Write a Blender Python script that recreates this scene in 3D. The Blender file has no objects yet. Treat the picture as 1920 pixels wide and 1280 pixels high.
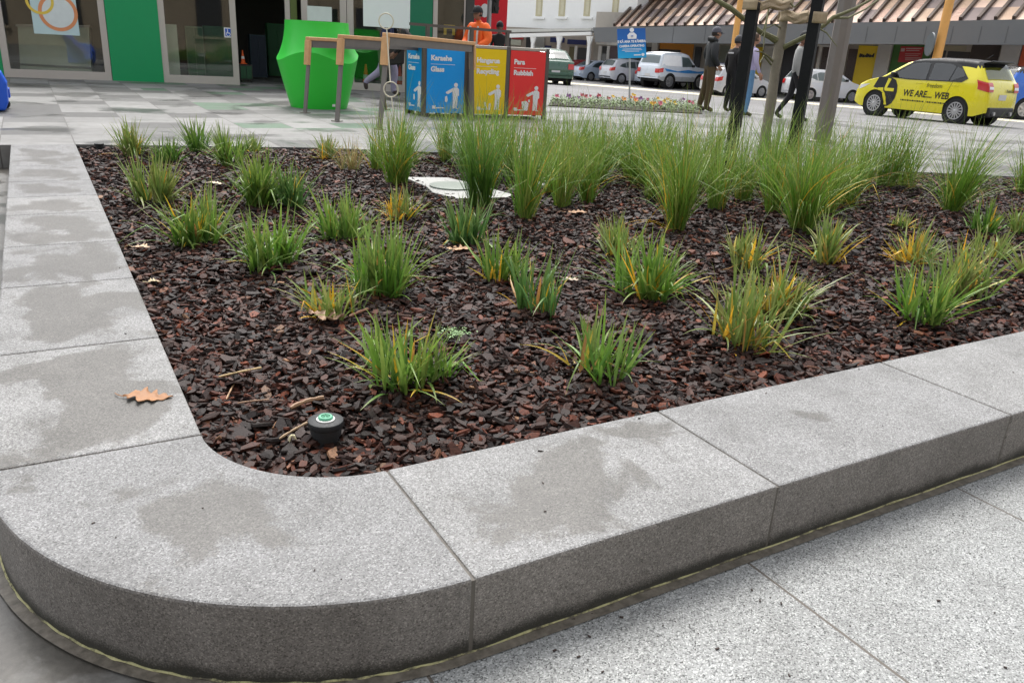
import bpy, bmesh, math, random
import numpy as np
from mathutils import Vector, Matrix
random.seed(7); RNG = np.random.default_rng(11)
SC = bpy.context.scene; COL = SC.collection
V3 = lambda *a: np.array(a, float)
rad = math.radians
# ------------------------------------------------------------------ camera
CAMH = 1.15; F = 1498.0
_p, _r, _a = rad(20.3), rad(3.32), rad(30.9)
_M = np.array([[math.cos(_r), -math.sin(_r), 0], [math.sin(_r), math.cos(_r), 0], [0, 0, 1]])
_rt = _M @ V3(1, 0, 0); _fw = _M @ V3(0, -math.sin(_p), math.cos(_p)); _dn = _M @ V3(0, math.cos(_p), math.sin(_p))
_W = np.array([_fw * math.sin(_a) + _rt * math.cos(_a), _fw * math.cos(_a) - _rt * math.sin(_a), -_dn])
CAM = V3(0, 0, CAMH)
def ray(x, y): return _W @ V3(x - 960, y - 640, F)
def G(x, y, z=0.0):                       # survey point: where the sight line meets height z
    d = ray(x, y); return CAM + d * ((z - CAMH) / d[2])
def PL(x, y, p, d):                       # where it meets the vertical plane through p along d -> (s, z)
    n = V3(-d[1], d[0], 0); r = ray(x, y); t = (n @ (V3(p[0], p[1], 0) - V3(0, 0, 0))) / (n @ r)
    q = CAM + t * r; return (q[:2] - np.array(p[:2])) @ np.array(d[:2]), q[2]
def DP(x, y, depth):                      # point at a given depth along the view axis
    return CAM + ray(x, y) / F * depth
def depth_of(q): return float((_W.T @ (np.array(q, float) - CAM))[2])
cam = bpy.data.cameras.new('camera'); camo = bpy.data.objects.new('camera', cam); COL.objects.link(camo)
cam.sensor_width = 36; cam.lens = F / 1920 * 36; cam.clip_start = .05; cam.clip_end = 2000
_R = np.column_stack([_W @ V3(1, 0, 0), _W @ V3(0, -1, 0), _W @ V3(0, 0, -1)])
camo.matrix_world = Matrix([[*_R[0], 0], [*_R[1], 0], [*_R[2], CAMH], [0, 0, 0, 1]])
SC.camera = camo
RIGHT = V3(.858, -.513, 0); FWD = V3(.513, .858, 0)
# ------------------------------------------------------------------ materials
class NT:
    def __init__(s, name):
        s.m = bpy.data.materials.new(name); s.m.use_nodes = True; s.t = s.m.node_tree; s.n = s.t.nodes
        s.b = s.n['Principled BSDF']; s.out = s.n['Material Output']
    def a(s, typ, **k):
        x = s.n.new(typ)
        for q, v in k.items():
            if q.startswith('i_'):
                key = q[2:]; key = int(key) if key.isdigit() else key.replace('_', ' ')
                x.inputs[key].default_value = v
            else: setattr(x, q, v)
        return x
    def l(s, a, b): s.t.links.new(a, b)
    def obj(s): return s.a('ShaderNodeTexCoord').outputs['Object']
    def noise(s, vec, scale, detail=4, rough=.6, dist=0):
        x = s.a('ShaderNodeTexNoise'); x.inputs['Scale'].default_value = scale; x.inputs['Detail'].default_value = detail
        x.inputs['Roughness'].default_value = rough; x.inputs['Distortion'].default_value = dist; s.l(vec, x.inputs['Vector']); return x.outputs['Fac']
    def ramp(s, fac, stops, interp='LINEAR'):
        x = s.a('ShaderNodeValToRGB'); x.color_ramp.interpolation = interp; e = x.color_ramp.elements
        while len(e) < len(stops): e.new(.5)
        for q, (p, c) in zip(e, stops): q.position = p; q.color = (*c, 1) if hasattr(c, '__len__') else (c, c, c, 1)
        s.l(fac, x.inputs[0]); return x.outputs[0]
    def mix(s, fac, a, b, mode='MIX'):
        x = s.a('ShaderNodeMix', data_type='RGBA', blend_type=mode)
        for i, v in ((0, fac), (6, a), (7, b)):
            if hasattr(v, 'is_output'): s.l(v, x.inputs[i])
            else: x.inputs[i].default_value = v if i == 0 else (*v, 1)
        return x.outputs[2]
    def math(s, op, a, b=0.0, c=None, clamp=False):
        x = s.a('ShaderNodeMath', operation=op, use_clamp=clamp)
        for i, v in enumerate((a, b) if c is None else (a, b, c)):
            if hasattr(v, 'is_output'): s.l(v, x.inputs[i])
            else: x.inputs[i].default_value = v
        return x.outputs[0]
    def bump(s, h, strength=.3, dist=.01):
        x = s.a('ShaderNodeBump'); x.inputs['Strength'].default_value = strength; x.inputs['Distance'].default_value = dist
        s.l(h, x.inputs['Height']); s.l(x.outputs[0], s.b.inputs['Normal'])
    def base(s, c): s.l(c, s.b.inputs['Base Color'])
def mat(name, c, rough=.6, metal=0, var=.12, scale=6, bump=0, coat=0, spec=.5):
    t = NT(name); b = t.b
    b.inputs['Roughness'].default_value = rough; b.inputs['Metallic'].default_value = metal
    b.inputs['Coat Weight'].default_value = coat; b.inputs['Specular IOR Level'].default_value = spec
    o = t.obj(); n = t.noise(o, scale, 5)
    t.base(t.mix(n, [max(0, x * (1 - var)) for x in c], [min(1, x * (1 + var)) for x in c]))
    if bump: t.bump(t.noise(o, scale * 12, 4), bump, .004)
    t.l(t.ramp(t.noise(o, scale * 2.3, 4), [(0.2, max(0, rough - .08)), (.8, min(1, rough + .1))]), b.inputs['Roughness'])
    return t.m
def glass_mat(name, tint=(.8, .85, .83), refl=.12):
    t = NT(name); t.n.remove(t.b)
    tr = t.a('ShaderNodeBsdfTransparent'); tr.inputs[0].default_value = (*tint, 1)
    gl = t.a('ShaderNodeBsdfGlossy'); gl.inputs['Roughness'].default_value = .02
    fr = t.a('ShaderNodeLayerWeight'); fr.inputs[0].default_value = .25
    m = t.a('ShaderNodeMixShader'); f = t.math('ADD', t.math('MULTIPLY', fr.outputs['Fresnel'], .8), refl, clamp=True)
    t.l(f, m.inputs[0]); t.l(tr.outputs[0], m.inputs[1]); t.l(gl.outputs[0], m.inputs[2]); t.l(m.outputs[0], t.out.inputs[0]); return t.m
# ------------------------------------------------------------------ mesh building
class MB:
    def __init__(s): s.v = []; s.f = []; s.mi = []; s.cur = 0
    def add(s, v, f):
        o = len(s.v); s.v += [tuple(map(float, p)) for p in v]; s.f += [tuple(i + o for i in q) for q in f]; s.mi += [s.cur] * len(f); return s
    def box(s, c, size, rz=0, R=None):
        hx, hy, hz = [x / 2 for x in size]
        P = np.array([[x, y, z] for z in (-hz, hz) for y in (-hy, hy) for x in (-hx, hx)])
        if R is None:
            ca, sa = math.cos(rz), math.sin(rz); R = np.array([[ca, -sa, 0], [sa, ca, 0], [0, 0, 1]])
        P = P @ np.array(R).T + np.array(c, float)
        return s.add(P, [(0, 2, 3, 1), (4, 5, 7, 6), (0, 1, 5, 4), (2, 6, 7, 3), (0, 4, 6, 2), (1, 3, 7, 5)])
    def bar(s, a, b, w, t, up=(0, 0, 1)):            # rectangular bar from a to b
        a, b = np.array(a, float), np.array(b, float); d = b - a; L = np.linalg.norm(d); d /= L
        u = np.array(up, float); x = np.cross(d, u)
        if np.linalg.norm(x) < 1e-3: x = np.cross(d, V3(1, 0, 0))
        x /= np.linalg.norm(x); y = np.cross(x, d)
        return s.box((a + b) / 2, (w, L, t), R=np.column_stack([x, d, y]))
    def tube(s, pts, r, n=8, cap=True):
        pts = [np.array(p, float) for p in pts]; k = len(pts); r = [r] * k if not hasattr(r, '__len__') else r
        V = []; prev = None
        for i, p in enumerate(pts):
            d = pts[min(i + 1, k - 1)] - pts[max(i - 1, 0)]; d = d / (np.linalg.norm(d) + 1e-9)
            if prev is None: x = np.cross(d, V3(0, 0, 1) if abs(d[2]) < .9 else V3(1, 0, 0))
            else: x = prev - d * (prev @ d)
            x /= np.linalg.norm(x) + 1e-9; prev = x; y = np.cross(d, x)
            V += [p + r[i] * (math.cos(2 * math.pi * j / n) * x + math.sin(2 * math.pi * j / n) * y) for j in range(n)]
        Fc = [(i * n + j, i * n + (j + 1) % n, (i + 1) * n + (j + 1) % n, (i + 1) * n + j) for i in range(k - 1) for j in range(n)]
        if cap: Fc += [tuple(range(n))[::-1], tuple((k - 1) * n + j for j in range(n))]
        return s.add(V, Fc)
    def lathe(s, prof, n=24, c=(0, 0, 0), axis='z', a0=0):      # prof: (r, h)
        V = []; k = len(prof)
        for r, h in prof:
            for j in range(n):
                a = 2 * math.pi * j / n + a0; p = (r * math.cos(a), r * math.sin(a), h)
                if axis == 'y': p = (p[0], p[2], p[1])
                if axis == 'x': p = (p[2], p[0], p[1])
                V.append((p[0] + c[0], p[1] + c[1], p[2] + c[2]))
        Fc = [(i * n + j, i * n + (j + 1) % n, (i + 1) * n + (j + 1) % n, (i + 1) * n + j) for i in range(k - 1) for j in range(n)]
        return s.add(V, Fc + [tuple(range(n))[::-1], tuple((k - 1) * n + j for j in range(n))])
    def prism(s, poly, o, ux, uy, t):                  # planar polygon (a,b) at o + a ux + b uy, thickness vector t
        o, ux, uy, t = [np.array(x, float) for x in (o, ux, uy, t)]; n = len(poly)
        A = [o + a * ux + b * uy for a, b in poly]
        return s.add(A + [p + t for p in A], [tuple(range(n))[::-1], tuple(range(n, 2 * n))] + [(i, (i + 1) % n, n + (i + 1) % n, n + i) for i in range(n)])
    def build(s, name, m=None, parent=None, smooth=False, bevel=0, loc=None, fix=True):
        me = bpy.data.meshes.new(name); me.from_pydata(s.v, [], s.f)
        for x in (m if isinstance(m, (list, tuple)) else [m] if m else []): me.materials.append(x)
        if s.mi and max(s.mi) > 0: me.polygons.foreach_set('material_index', s.mi)
        if fix:
            bm = bmesh.new(); bm.from_mesh(me); bmesh.ops.recalc_face_normals(bm, faces=bm.faces); bm.to_mesh(me); bm.free()
        o = bpy.data.objects.new(name, me); COL.objects.link(o)
        if smooth:
            me.polygons.foreach_set('use_smooth', [True] * len(me.polygons))
            try: me.set_sharp_from_angle(angle=rad(40))
            except Exception: pass
        if bevel:
            b = o.modifiers.new('b', 'BEVEL'); b.width = bevel; b.segments = 2; b.limit_method = 'ANGLE'; b.angle_limit = rad(40)
        if parent is not None: o.parent = parent
        if loc is not None: o.location = loc
        return o
def tag(o, label=None, cat=None, group=None, kind=None):
    for k, v in (('label', label), ('category', cat), ('group', group), ('kind', kind)):
        if v: o[k] = v
    return o
def thing(name, label, cat, loc=(0, 0, 0), rz=0, group=None):
    o = bpy.data.objects.new(name, None); o.empty_display_size = .2; COL.objects.link(o); o.location = loc; o.rotation_euler = (0, 0, rz)
    return tag(o, label, cat, group)
def struct(o): o['kind'] = 'structure'; return o
def copy_tree(o, parent=None):
    c = o.copy(); COL.objects.link(c)
    if parent is not None: c.parent = parent
    for ch in list(o.children): copy_tree(ch, c)
    return c
def text_polys(s, size=1.0, bold=0.0, align='LEFT', shear=0.0, sx=1.0):
    cu = bpy.data.curves.new('t', 'FONT'); cu.body = s; cu.size = size; cu.align_x = align; cu.offset = bold; cu.shear = shear; cu.resolution_u = 3
    o = bpy.data.objects.new('t', cu); COL.objects.link(o); dg = bpy.context.evaluated_depsgraph_get(); dg.update()
    me = o.evaluated_get(dg).to_mesh(); v = [(p.co.x * sx, p.co.y) for p in me.vertices]; f = [tuple(p.vertices) for p in me.polygons]
    o.evaluated_get(dg).to_mesh_clear(); bpy.data.objects.remove(o); bpy.data.curves.remove(cu); return v, f
def text(mb, s, o, ux, uy, n, size, bold=0.0, align='LEFT', shear=0.0, sx=1.0, off=.004):
    v, f = text_polys(s, size, bold, align, shear, sx); o, ux, uy, n = [np.array(x, float) for x in (o, ux, uy, n)]
    mb.add([o + a * ux + b * uy + n * off for a, b in v], f)
def smooth(x): x = np.clip(x, 0, 1); return x * x * (3 - 2 * x)
def vnoise(x, y, seed=0):                               # cheap value noise
    xi, yi = np.floor(x).astype(int), np.floor(y).astype(int); fx, fy = smooth(x - xi), smooth(y - yi)
    def h(a, b):
        k = np.sin(a * 127.1 + b * 311.7 + seed * 74.7) * 43758.5453; return k - np.floor(k)
    return (h(xi, yi) * (1 - fx) + h(xi + 1, yi) * fx) * (1 - fy) + (h(xi, yi + 1) * (1 - fx) + h(xi + 1, yi + 1) * fx) * fy
# ------------------------------------------------------------------ light and air
world = bpy.data.worlds.new('World'); SC.world = world; world.use_nodes = True
wt = world.node_tree; bg = wt.nodes['Background']
sky = wt.nodes.new('ShaderNodeTexSky'); sky.sky_type = 'NISHITA'; sky.sun_disc = False
SUN_EL, SUN_AZ = rad(58), rad(20)                        # azimuth measured from +Y towards +X
sky.sun_elevation = SUN_EL; sky.sun_rotation = SUN_AZ; sky.dust_density = 4; sky.air_density = 1.2
hs = wt.nodes.new('ShaderNodeHueSaturation'); hs.inputs['Saturation'].default_value = .22
wt.links.new(sky.outputs[0], hs.inputs['Color']); wt.links.new(hs.outputs[0], bg.inputs[0]); bg.inputs[1].default_value = .15
sl = bpy.data.lights.new('sun', 'SUN'); sl.energy = 1.3; sl.angle = rad(24); sl.color = (1, .97, .93)
so = bpy.data.objects.new('sun', sl); COL.objects.link(so)
sd = Vector((math.sin(SUN_AZ) * math.cos(SUN_EL), math.cos(SUN_AZ) * math.cos(SUN_EL), math.sin(SUN_EL)))
so.rotation_euler = sd.to_track_quat('Z', 'Y').to_euler()
SC.view_settings.view_transform = 'Standard'; SC.view_settings.look = 'None'; SC.view_settings.exposure = 1.0
SC.cycles.max_bounces = 6; SC.cycles.transparent_max_bounces = 12
SC.cycles.use_denoising = True
# ------------------------------------------------------------------ stone materials
def granite(name, lo, mid, hi, scale=260, wet=True, face=False):
    t = NT(name); o = t.obj(); geo = t.a('ShaderNodeNewGeometry')
    vo = t.a('ShaderNodeTexVoronoi'); vo.inputs['Scale'].default_value = scale; t.l(o, vo.inputs['Vector'])
    sp = t.a('ShaderNodeSeparateColor'); t.l(vo.outputs['Color'], sp.inputs[0])
    n2 = t.noise(o, scale * .35, 4, .7)
    k = t.math('ADD', t.math('MULTIPLY', sp.outputs[0], .6), t.math('MULTIPLY', n2, .4))
    c = t.ramp(k, [(.14, lo), (.42, mid), (.62, mid), (.85, hi)])
    c = t.mix(.9, c, t.ramp(t.noise(o, 3.4, 7, .68, .3), [(.3, (.74, .735, .73)), (.5, (.97, .97, .97)), (.7, (1.16, 1.16, 1.17))]), 'MULTIPLY')
    oi = t.a('ShaderNodeObjectInfo'); c = t.mix(1.0, c, t.ramp(oi.outputs['Random'], [(0, (.90, .90, .905)), (1, (1.08, 1.075, 1.06))]), 'MULTIPLY')
    rough = None
    if wet:
        at = t.a('ShaderNodeAttribute', attribute_type='OBJECT', attribute_name='wet')
        tc = t.a('ShaderNodeTexCoord'); gs = t.a('ShaderNodeSeparateXYZ'); t.l(tc.outputs['Generated'], gs.inputs[0])
        def edge(q): return t.math('MULTIPLY', t.math('MINIMUM', q, t.math('SUBTRACT', 1.0, q)), 2.0)
        e = t.math('MINIMUM', edge(gs.outputs[0]), edge(gs.outputs[1]))
        nn = t.noise(geo.outputs['Position'], 3.1, 5, .58, .4)
        w = t.math('ADD', t.math('ADD', t.math('MULTIPLY', nn, 2.6), t.math('MULTIPLY', e, .75)), t.math('SUBTRACT', at.outputs['Fac'], 1.60))
        w = t.math('ADD', w, t.math('MULTIPLY', t.math('SUBTRACT', n2, .5), .45)); w = t.ramp(w, [(.43, 0.0), (.58, 1.0)])
        sn = t.a('ShaderNodeSeparateXYZ'); t.l(geo.outputs['True Normal'], sn.inputs[0])
        fine = t.noise(geo.outputs['Position'], 210, 3, .7); up = t.math('GREATER_THAN', t.math('ADD', sn.outputs[2], t.math('MULTIPLY', t.math('SUBTRACT', fine, .5), 1.5)), .55); wt_ = t.math('MULTIPLY', w, up)
        c = t.mix(wt_, c, t.mix(1.0, c, (.46, .44, .41), 'MULTIPLY'))
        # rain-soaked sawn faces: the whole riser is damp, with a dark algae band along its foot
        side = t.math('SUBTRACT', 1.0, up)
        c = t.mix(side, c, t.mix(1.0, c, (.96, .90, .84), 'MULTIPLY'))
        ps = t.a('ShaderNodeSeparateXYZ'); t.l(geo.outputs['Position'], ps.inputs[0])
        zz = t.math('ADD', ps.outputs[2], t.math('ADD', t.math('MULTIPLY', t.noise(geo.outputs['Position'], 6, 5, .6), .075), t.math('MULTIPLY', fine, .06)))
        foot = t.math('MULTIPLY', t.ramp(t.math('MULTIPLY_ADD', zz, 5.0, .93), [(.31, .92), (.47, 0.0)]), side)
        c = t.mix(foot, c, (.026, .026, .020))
        rough = t.math('MULTIPLY_ADD', t.math('MAXIMUM', wt_, t.math('MULTIPLY', side, .5)), -.28, .78)
        t.l(rough, t.b.inputs['Roughness'])
    else: t.b.inputs['Roughness'].default_value = .6
    t.base(c); t.bump(k, .6, .003); return t.m
GRAN = granite('flamed_granite', (.075, .073, .071), (.21, .21, .209), (.385, .385, .38), 300)
SPECK = granite('speckled_granite', (.010, .010, .010), (.25, .257, .253), (.50, .51, .50), 285, wet=False)
def paver_mat(name, w, h, base, jx=0.0, green=True, joint=.012):
    t = NT(name); o = t.obj(); s = t.a('ShaderNodeSeparateXYZ'); t.l(o, s.inputs[0])
    X = t.math('DIVIDE', t.math('SUBTRACT', s.outputs[0], jx), w); Y = t.math('DIVIDE', s.outputs[1], h)
    cb = t.a('ShaderNodeCombineXYZ'); t.l(t.math('FLOOR', X), cb.inputs[0]); t.l(t.math('FLOOR', Y), cb.inputs[1])
    wn = t.a('ShaderNodeTexWhiteNoise', noise_dimensions='3D'); t.l(cb.outputs[0], wn.inputs['Vector'])
    b = np.array(base)
    st = [(0, b * .45), (.16, b * .62), (.27, b * .92), (.55, b * 1.02), (.8, b * 1.14)]
    c = t.ramp(wn.outputs['Value'], st, 'CONSTANT')
    if green:
        sc = t.a('ShaderNodeSeparateColor'); t.l(wn.outputs['Color'], sc.inputs[0])
        # the green-stained pavers lie in the middle of the plaza
        near = t.math('MULTIPLY', t.math('GREATER_THAN', s.outputs[0], 1.8), t.math('LESS_THAN', s.outputs[0], 5.6))
        near = t.math('MULTIPLY', near, t.math('GREATER_THAN', s.outputs[1], 10.4))
        c = t.mix(t.math('MULTIPLY', t.math('GREATER_THAN', sc.outputs[1], .72), near), c, (.085, .145, .095))
    n = t.noise(o, 5, 6, .65); c = t.mix(1.0, c, t.ramp(n, [(.3, (.78, .77, .76)), (.7, (1.12, 1.12, 1.12))]), 'MULTIPLY')
    pd = t.ramp(t.noise(o, .9, 4, .5), [(.52, 0.0), (.60, 1.0)]); c = t.mix(pd, c, t.mix(1.0, c, (.62, .62, .62), 'MULTIPLY'))
    def jt(q, sz):
        f = t.math('FRACT', q); e = t.math('MINIMUM', f, t.math('SUBTRACT', 1.0, f)); return t.math('LESS_THAN', e, joint / sz / 2)
    j = t.math('MAXIMUM', jt(X, w), jt(Y, h)); c = t.mix(j, c, (.09, .085, .08)); t.base(c)
    t.l(t.math('MULTIPLY_ADD', pd, -.38, .72), t.b.inputs['Roughness'])
    t.bump(t.math('SUBTRACT', t.noise(o, 120, 3), t.math('MULTIPLY', j, 2.0)), .25, .003); return t.m
PLAZA = paver_mat('plaza_pavers', .64, .62, (.205, .203, .197), jx=.31)
FOOT = paver_mat('footpath_pavers', 1.2, .6, (.30, .30, .295), green=False)
def conc_mat():
    t = NT('damp_concrete'); o = t.obj(); n = t.noise(o, 45, 5, .7); c = t.ramp(n, [(.3, (.12, .117, .11)), (.7, (.20, .197, .187))])
    w = t.ramp(t.noise(o, 2.6, 6, .62, .5), [(.46, 1.0), (.58, 0.0)]); c = t.mix(w, c, t.mix(1.0, c, (.50, .47, .43), 'MULTIPLY')); t.base(c)
    t.l(t.math('MULTIPLY_ADD', w, -.45, .75), t.b.inputs['Roughness']); t.bump(n, .25, .003); return t.m
CONC = conc_mat()
def asphalt_mat():
    t = NT('asphalt'); o = t.obj(); n = t.noise(o, 70, 4, .7)
    c = t.ramp(n, [(.3, (.10, .097, .098)), (.7, (.24, .235, .235))])
    c = t.mix(.8, c, t.ramp(t.noise(o, .35, 5), [(.35, (.75, .75, .75)), (.65, (1.1, 1.1, 1.1))]), 'MULTIPLY')
    t.base(c); t.b.inputs['Roughness'].default_value = .75; t.bump(n, .4, .006); return t.m
ASPH = asphalt_mat()
# ------------------------------------------------------------------ plan of the place (x along the front kerb, y along the left kerb)
KX0, KX1, KY0, KY1 = -.235, .313, 1.338, 1.887           # outer / inner kerb lines
CC = V3(.738, 2.312); RI = CC[0] - KX1; RO = CC[0] - KX0   # rounded corner
ZL = -.212                                              # lower footpath
BEDFAR = [(KX1, 9.12), (2.64, 8.66), (5.9, 7.3), (9.16, 5.86), (12.2, 4.3)]
FARL = 9.12
NEARE = [(10.4, 60), (10.5, 22), (10.98, 17.25), (12.3, 15.9), (13.68, 14.5), (15.1, 12.2), (17.2, 9.2), (22, 2), (30, -12)]
FS0, FS1 = G(1080, 159, -.6), G(1600, 203, -.6); FSD = (FS1 - FS0) / np.linalg.norm((FS1 - FS0)); FSD[2] = 0; FSD /= np.linalg.norm(FSD)
FSN = V3(-FSD[1], FSD[0], 0)                            # pointing away across the street
if FSN @ FWD < 0: FSN = -FSN
def sheet(name, poly, z, m, skirt=0, kind=True):
    mb = MB(); n = len(poly)
    if skirt: mb.prism(poly, (0, 0, z - skirt), (1, 0, 0), (0, 1, 0), (0, 0, skirt))
    else: mb.add([(x, y, z) for x, y in poly], [tuple(range(n))])
    o = mb.build(name, m)
    return struct(o) if kind else o
# one ground sheet to the horizon
sheet('ground', [(-600, -600), (600, -600), (600, 600), (-600, 600)], -1.2, CONC)
# footpath in front (granite tiles) and on the left (smooth damp concrete)
def tile_mat():
    t = SPECK.copy(); t.name = 'granite_tiles'; nt = t.node_tree; b = nt.nodes['Principled BSDF']
    src = b.inputs['Base Color'].links[0].from_socket
    def N(ty, **k):
        x = nt.nodes.new(ty)
        for q, v in k.items(): setattr(x, q, v)
        return x
    tc = N('ShaderNodeTexCoord'); s = N('ShaderNodeSeparateXYZ'); nt.links.new(tc.outputs['Object'], s.inputs[0])
    def m(op, a, bb):
        x = N('ShaderNodeMath', operation=op)
        for i, v in enumerate((a, bb)):
            if hasattr(v, 'is_output'): nt.links.new(v, x.inputs[i])
            else: x.inputs[i].default_value = v
        return x.outputs[0]
    def j(sock, off, w):
        f = m('FRACT', m('DIVIDE', m('SUBTRACT', sock, off), w), 0); return m('LESS_THAN', m('MINIMUM', f, m('SUBTRACT', 1.0, f)), .0085 / w / 2)
    k = m('MAXIMUM', j(s.outputs[0], 1.622, 1.005), j(s.outputs[1], .30, 2.2))
    mx = N('ShaderNodeMix', data_type='RGBA'); nt.links.new(k, mx.inputs[0]); nt.links.new(src, mx.inputs[6]); mx.inputs[7].default_value = (.10, .085, .07, 1)
    nt.links.new(mx.outputs[2], b.inputs['Base Color']); return t
sheet('front_pavement', [(.45, -12), (30, -12), (30, KY0 - .01), (.45, KY0 - .01)], ZL, tile_mat(), .3)
sheet('side_pavement', [(-30, -12), (.45, -12), (.45, 2.2), (KX1, 2.3), (KX1, FARL), (-30, FARL)], ZL - .004, CONC, .3)
sheet('plaza_paving', [(-40, FARL), (KX1 - .02, FARL)] + BEDFAR[1:] + [(12.2, KY0), (23.4, KY0), (22, 2)] + NEARE[:-2][::-1] + [(-40, 60)], 0, PLAZA, .3)
bed = MB()
# road: falls gently to the far side
def road_z(p):
    s = np.array(p[:2]); best = 1e9
    for a, b in zip(NEARE, NEARE[1:]):
        a, b = np.array(a, float), np.array(b, float); q = np.clip((s - a) @ (b - a) / ((b - a) @ (b - a)), 0, 1); best = min(best, np.linalg.norm(s - a - q * (b - a)))
    df = abs((V3(*s, 0) - V3(FS0[0], FS0[1], 0)) @ FSN)
    return -.1 - .5 * best / (best + df + 1e-6)
near = []
for (a, b) in zip(NEARE, NEARE[1:]):
    for k in range(6): near.append(np.array(a) + (np.array(b) - np.array(a)) * k / 6)
near.append(np.array(NEARE[-1], float)); R = []
for i, p in enumerate(near):
    sfar = -90 + 130 * i / (len(near) - 1); q = FS0[:2] + FSD[:2] * sfar
    R.append([(*(p + (q - p) * k / 8), -.1 - .5 * k / 8) for k in range(9)])
mb = MB()
for r in R: mb.add(r, [])
mb.f = [(i * 9 + k, (i + 1) * 9 + k, (i + 1) * 9 + k + 1, i * 9 + k + 1) for i in range(len(R) - 1) for k in range(8)]; mb.mi = [0] * len(mb.f)
struct(mb.build('road', ASPH))
from mathutils.bvhtree import BVHTree
ROADT = BVHTree.FromPolygons(mb.v, mb.f)
def RG(px, py):
    r = ROADT.ray_cast(Vector(CAM), Vector(ray(px, py)).normalized())[0]; return np.array(r[:]) if r is not None else G(px, py, -.6)
# near kerb of the road and the pale concrete channel of the far side
mb = MB()
for a, b in zip(NEARE[1:], NEARE[2:]): mb.bar((*a, -.098), (*b, -.098), .14, .20)
tag(mb.build('roadside_kerb', mat('kerb_concrete', (.30, .30, .29), .7)), 'long grey concrete kerb between plaza paving and road', 'kerb')
q0, q1 = FS0 - FSD * 100, FS0 + FSD * 60
struct(MB().prism([(q0[0], q0[1]), (q1[0], q1[1]), (q1 + FSN * 1.7)[:2], (q0 + FSN * 1.7)[:2]], (0, 0, -.75), (1, 0, 0), (0, 1, 0), (0, 0, .16)).build('gutter_strip', mat('pale_concrete', (.66, .60, .45), .7)))
a, b = q0 + FSN * 1.7, q1 + FSN * 1.7
struct(MB().prism([a[:2], b[:2], (b + FSN * 60)[:2], (a + FSN * 60)[:2]], (0, 0, -.8), (1, 0, 0), (0, 1, 0), (0, 0, .2)).build('far_pavement', ASPH))
# ------------------------------------------------------------------ kerb stones
def kerb_block(poly, wet, label):
    mb = MB().prism(poly, (0, 0, ZL - .03), (1, 0, 0), (0, 1, 0), (0, 0, -ZL + .03 + .002))
    o = mb.build('kerb_stone', GRAN, bevel=.008); o['wet'] = wet
    return tag(o, label, 'kerb stone', 'granite kerb stones edging the bark bed')
g = .0022
yl = [2.312, 3.222, 4.108, 4.90, 5.74, 6.34, 6.98, 7.74, FARL]
lab = ['damp granite kerb stone carrying the brown oak leaf, next to the rounded corner',
       'wet-patched granite kerb stone of the left row, just behind the leaf stone',
       'granite kerb stone with wide damp patch, third of the left row from the corner',
       'granite kerb stone, fourth of the left row counted from the rounded corner',
       'granite kerb stone, fifth of the left row counted from the rounded corner',
       'granite kerb stone, sixth of the left row counted from the rounded corner',
       'granite kerb stone, second from the plaza end of the left row',
       'last granite kerb stone of the left row, where it meets the plaza paving']
for i in range(8):
    kerb_block([(KX0, yl[i] + g), (KX1, yl[i] + g), (KX1, yl[i + 1] - g), (KX0, yl[i + 1] - g)], [.62, .62, .6, .52, .55, .35, .5, .45][i], lab[i])
ang = [math.pi + .003 + (math.pi / 2 - .006) * k / 24 for k in range(25)]
kerb_block([(CC[0] + RO * math.cos(a), CC[1] + RO * math.sin(a)) for a in ang] + [(CC[0] + RI * math.cos(a), CC[1] + RI * math.sin(a)) for a in ang[::-1]], .28,
           'large rounded granite corner stone of the kerb with scattered damp patches')
xr = [.738, 1.726, 2.916, 4.05, 5.2, 6.4, 9.0, 12.2]
lab = ['straight granite kerb stone with a long damp patch, right of the rounded corner', 'pale dry granite kerb stone, second to the right of the corner stone',
       'pale granite kerb stone cut by the right edge of the photo', 'granite kerb stone beyond the right edge of the photo, fourth from the corner', 'fifth granite kerb stone right of the rounded corner',
       'sixth long granite kerb stone right of the rounded corner', 'farthest granite kerb stone of the front row']
for i in range(7):
    kerb_block([(xr[i] + g, KY0), (xr[i + 1] - g, KY0), (xr[i + 1] - g, KY1), (xr[i] + g, KY1)], [.42, .05, -.1, 0, 0, 0, 0][i], lab[i])
# mortar between the stones, and the mortar strip with its yellowish bead along the foot
MORT = mat('mortar', (.13, .12, .105), .85, var=.25, scale=30, bump=.3)
mb = MB()
for y in yl[:-1]: mb.box(((KX0 + KX1) / 2, y, -.108), (KX1 - KX0 - .006, .0125, .207))
for x in xr[:-1]: mb.box((x, (KY0 + KY1) / 2, -.108), (.0125, KY1 - KY0 - .006, .207))
tag(mb.build('joint_mortar', MORT), kind='structure')
def kerbline(off, n=40):                                # offset of the outer kerb foot
    P = [(KX0 - off, FARL - .02)] + [(KX0 - off, 2.312 + (FARL - 2.4) * k / 20) for k in range(19, 0, -1)]
    P += [(CC[0] + (RO + off) * math.cos(a), CC[1] + (RO + off) * math.sin(a)) for a in [math.pi + math.pi / 2 * k / n for k in range(n + 1)]]
    return P + [(x, KY0 - off) for x in np.linspace(.8, 12, 120)]
def ribbon(name, o0, o1, z0, z1, m):
    A, B = kerbline(o0), kerbline(o1); n = len(A)
    mb = MB().add([(*p, z0) for p in A] + [(*p, z1) for p in B], [(i, i + 1, n + i + 1, n + i) for i in range(n - 1)]); return struct(mb.build(name, m))
t = NT('mortar_edge'); o_ = t.obj(); t.base(t.ramp(t.noise(o_, 40, 4), [(.35, (.09, .078, .06)), (.7, (.20, .175, .14))])); t.b.inputs['Roughness'].default_value = .5
ribbon('edge_mortar', -.004, .030, ZL + .005, ZL + .0035, t.m)
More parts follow.
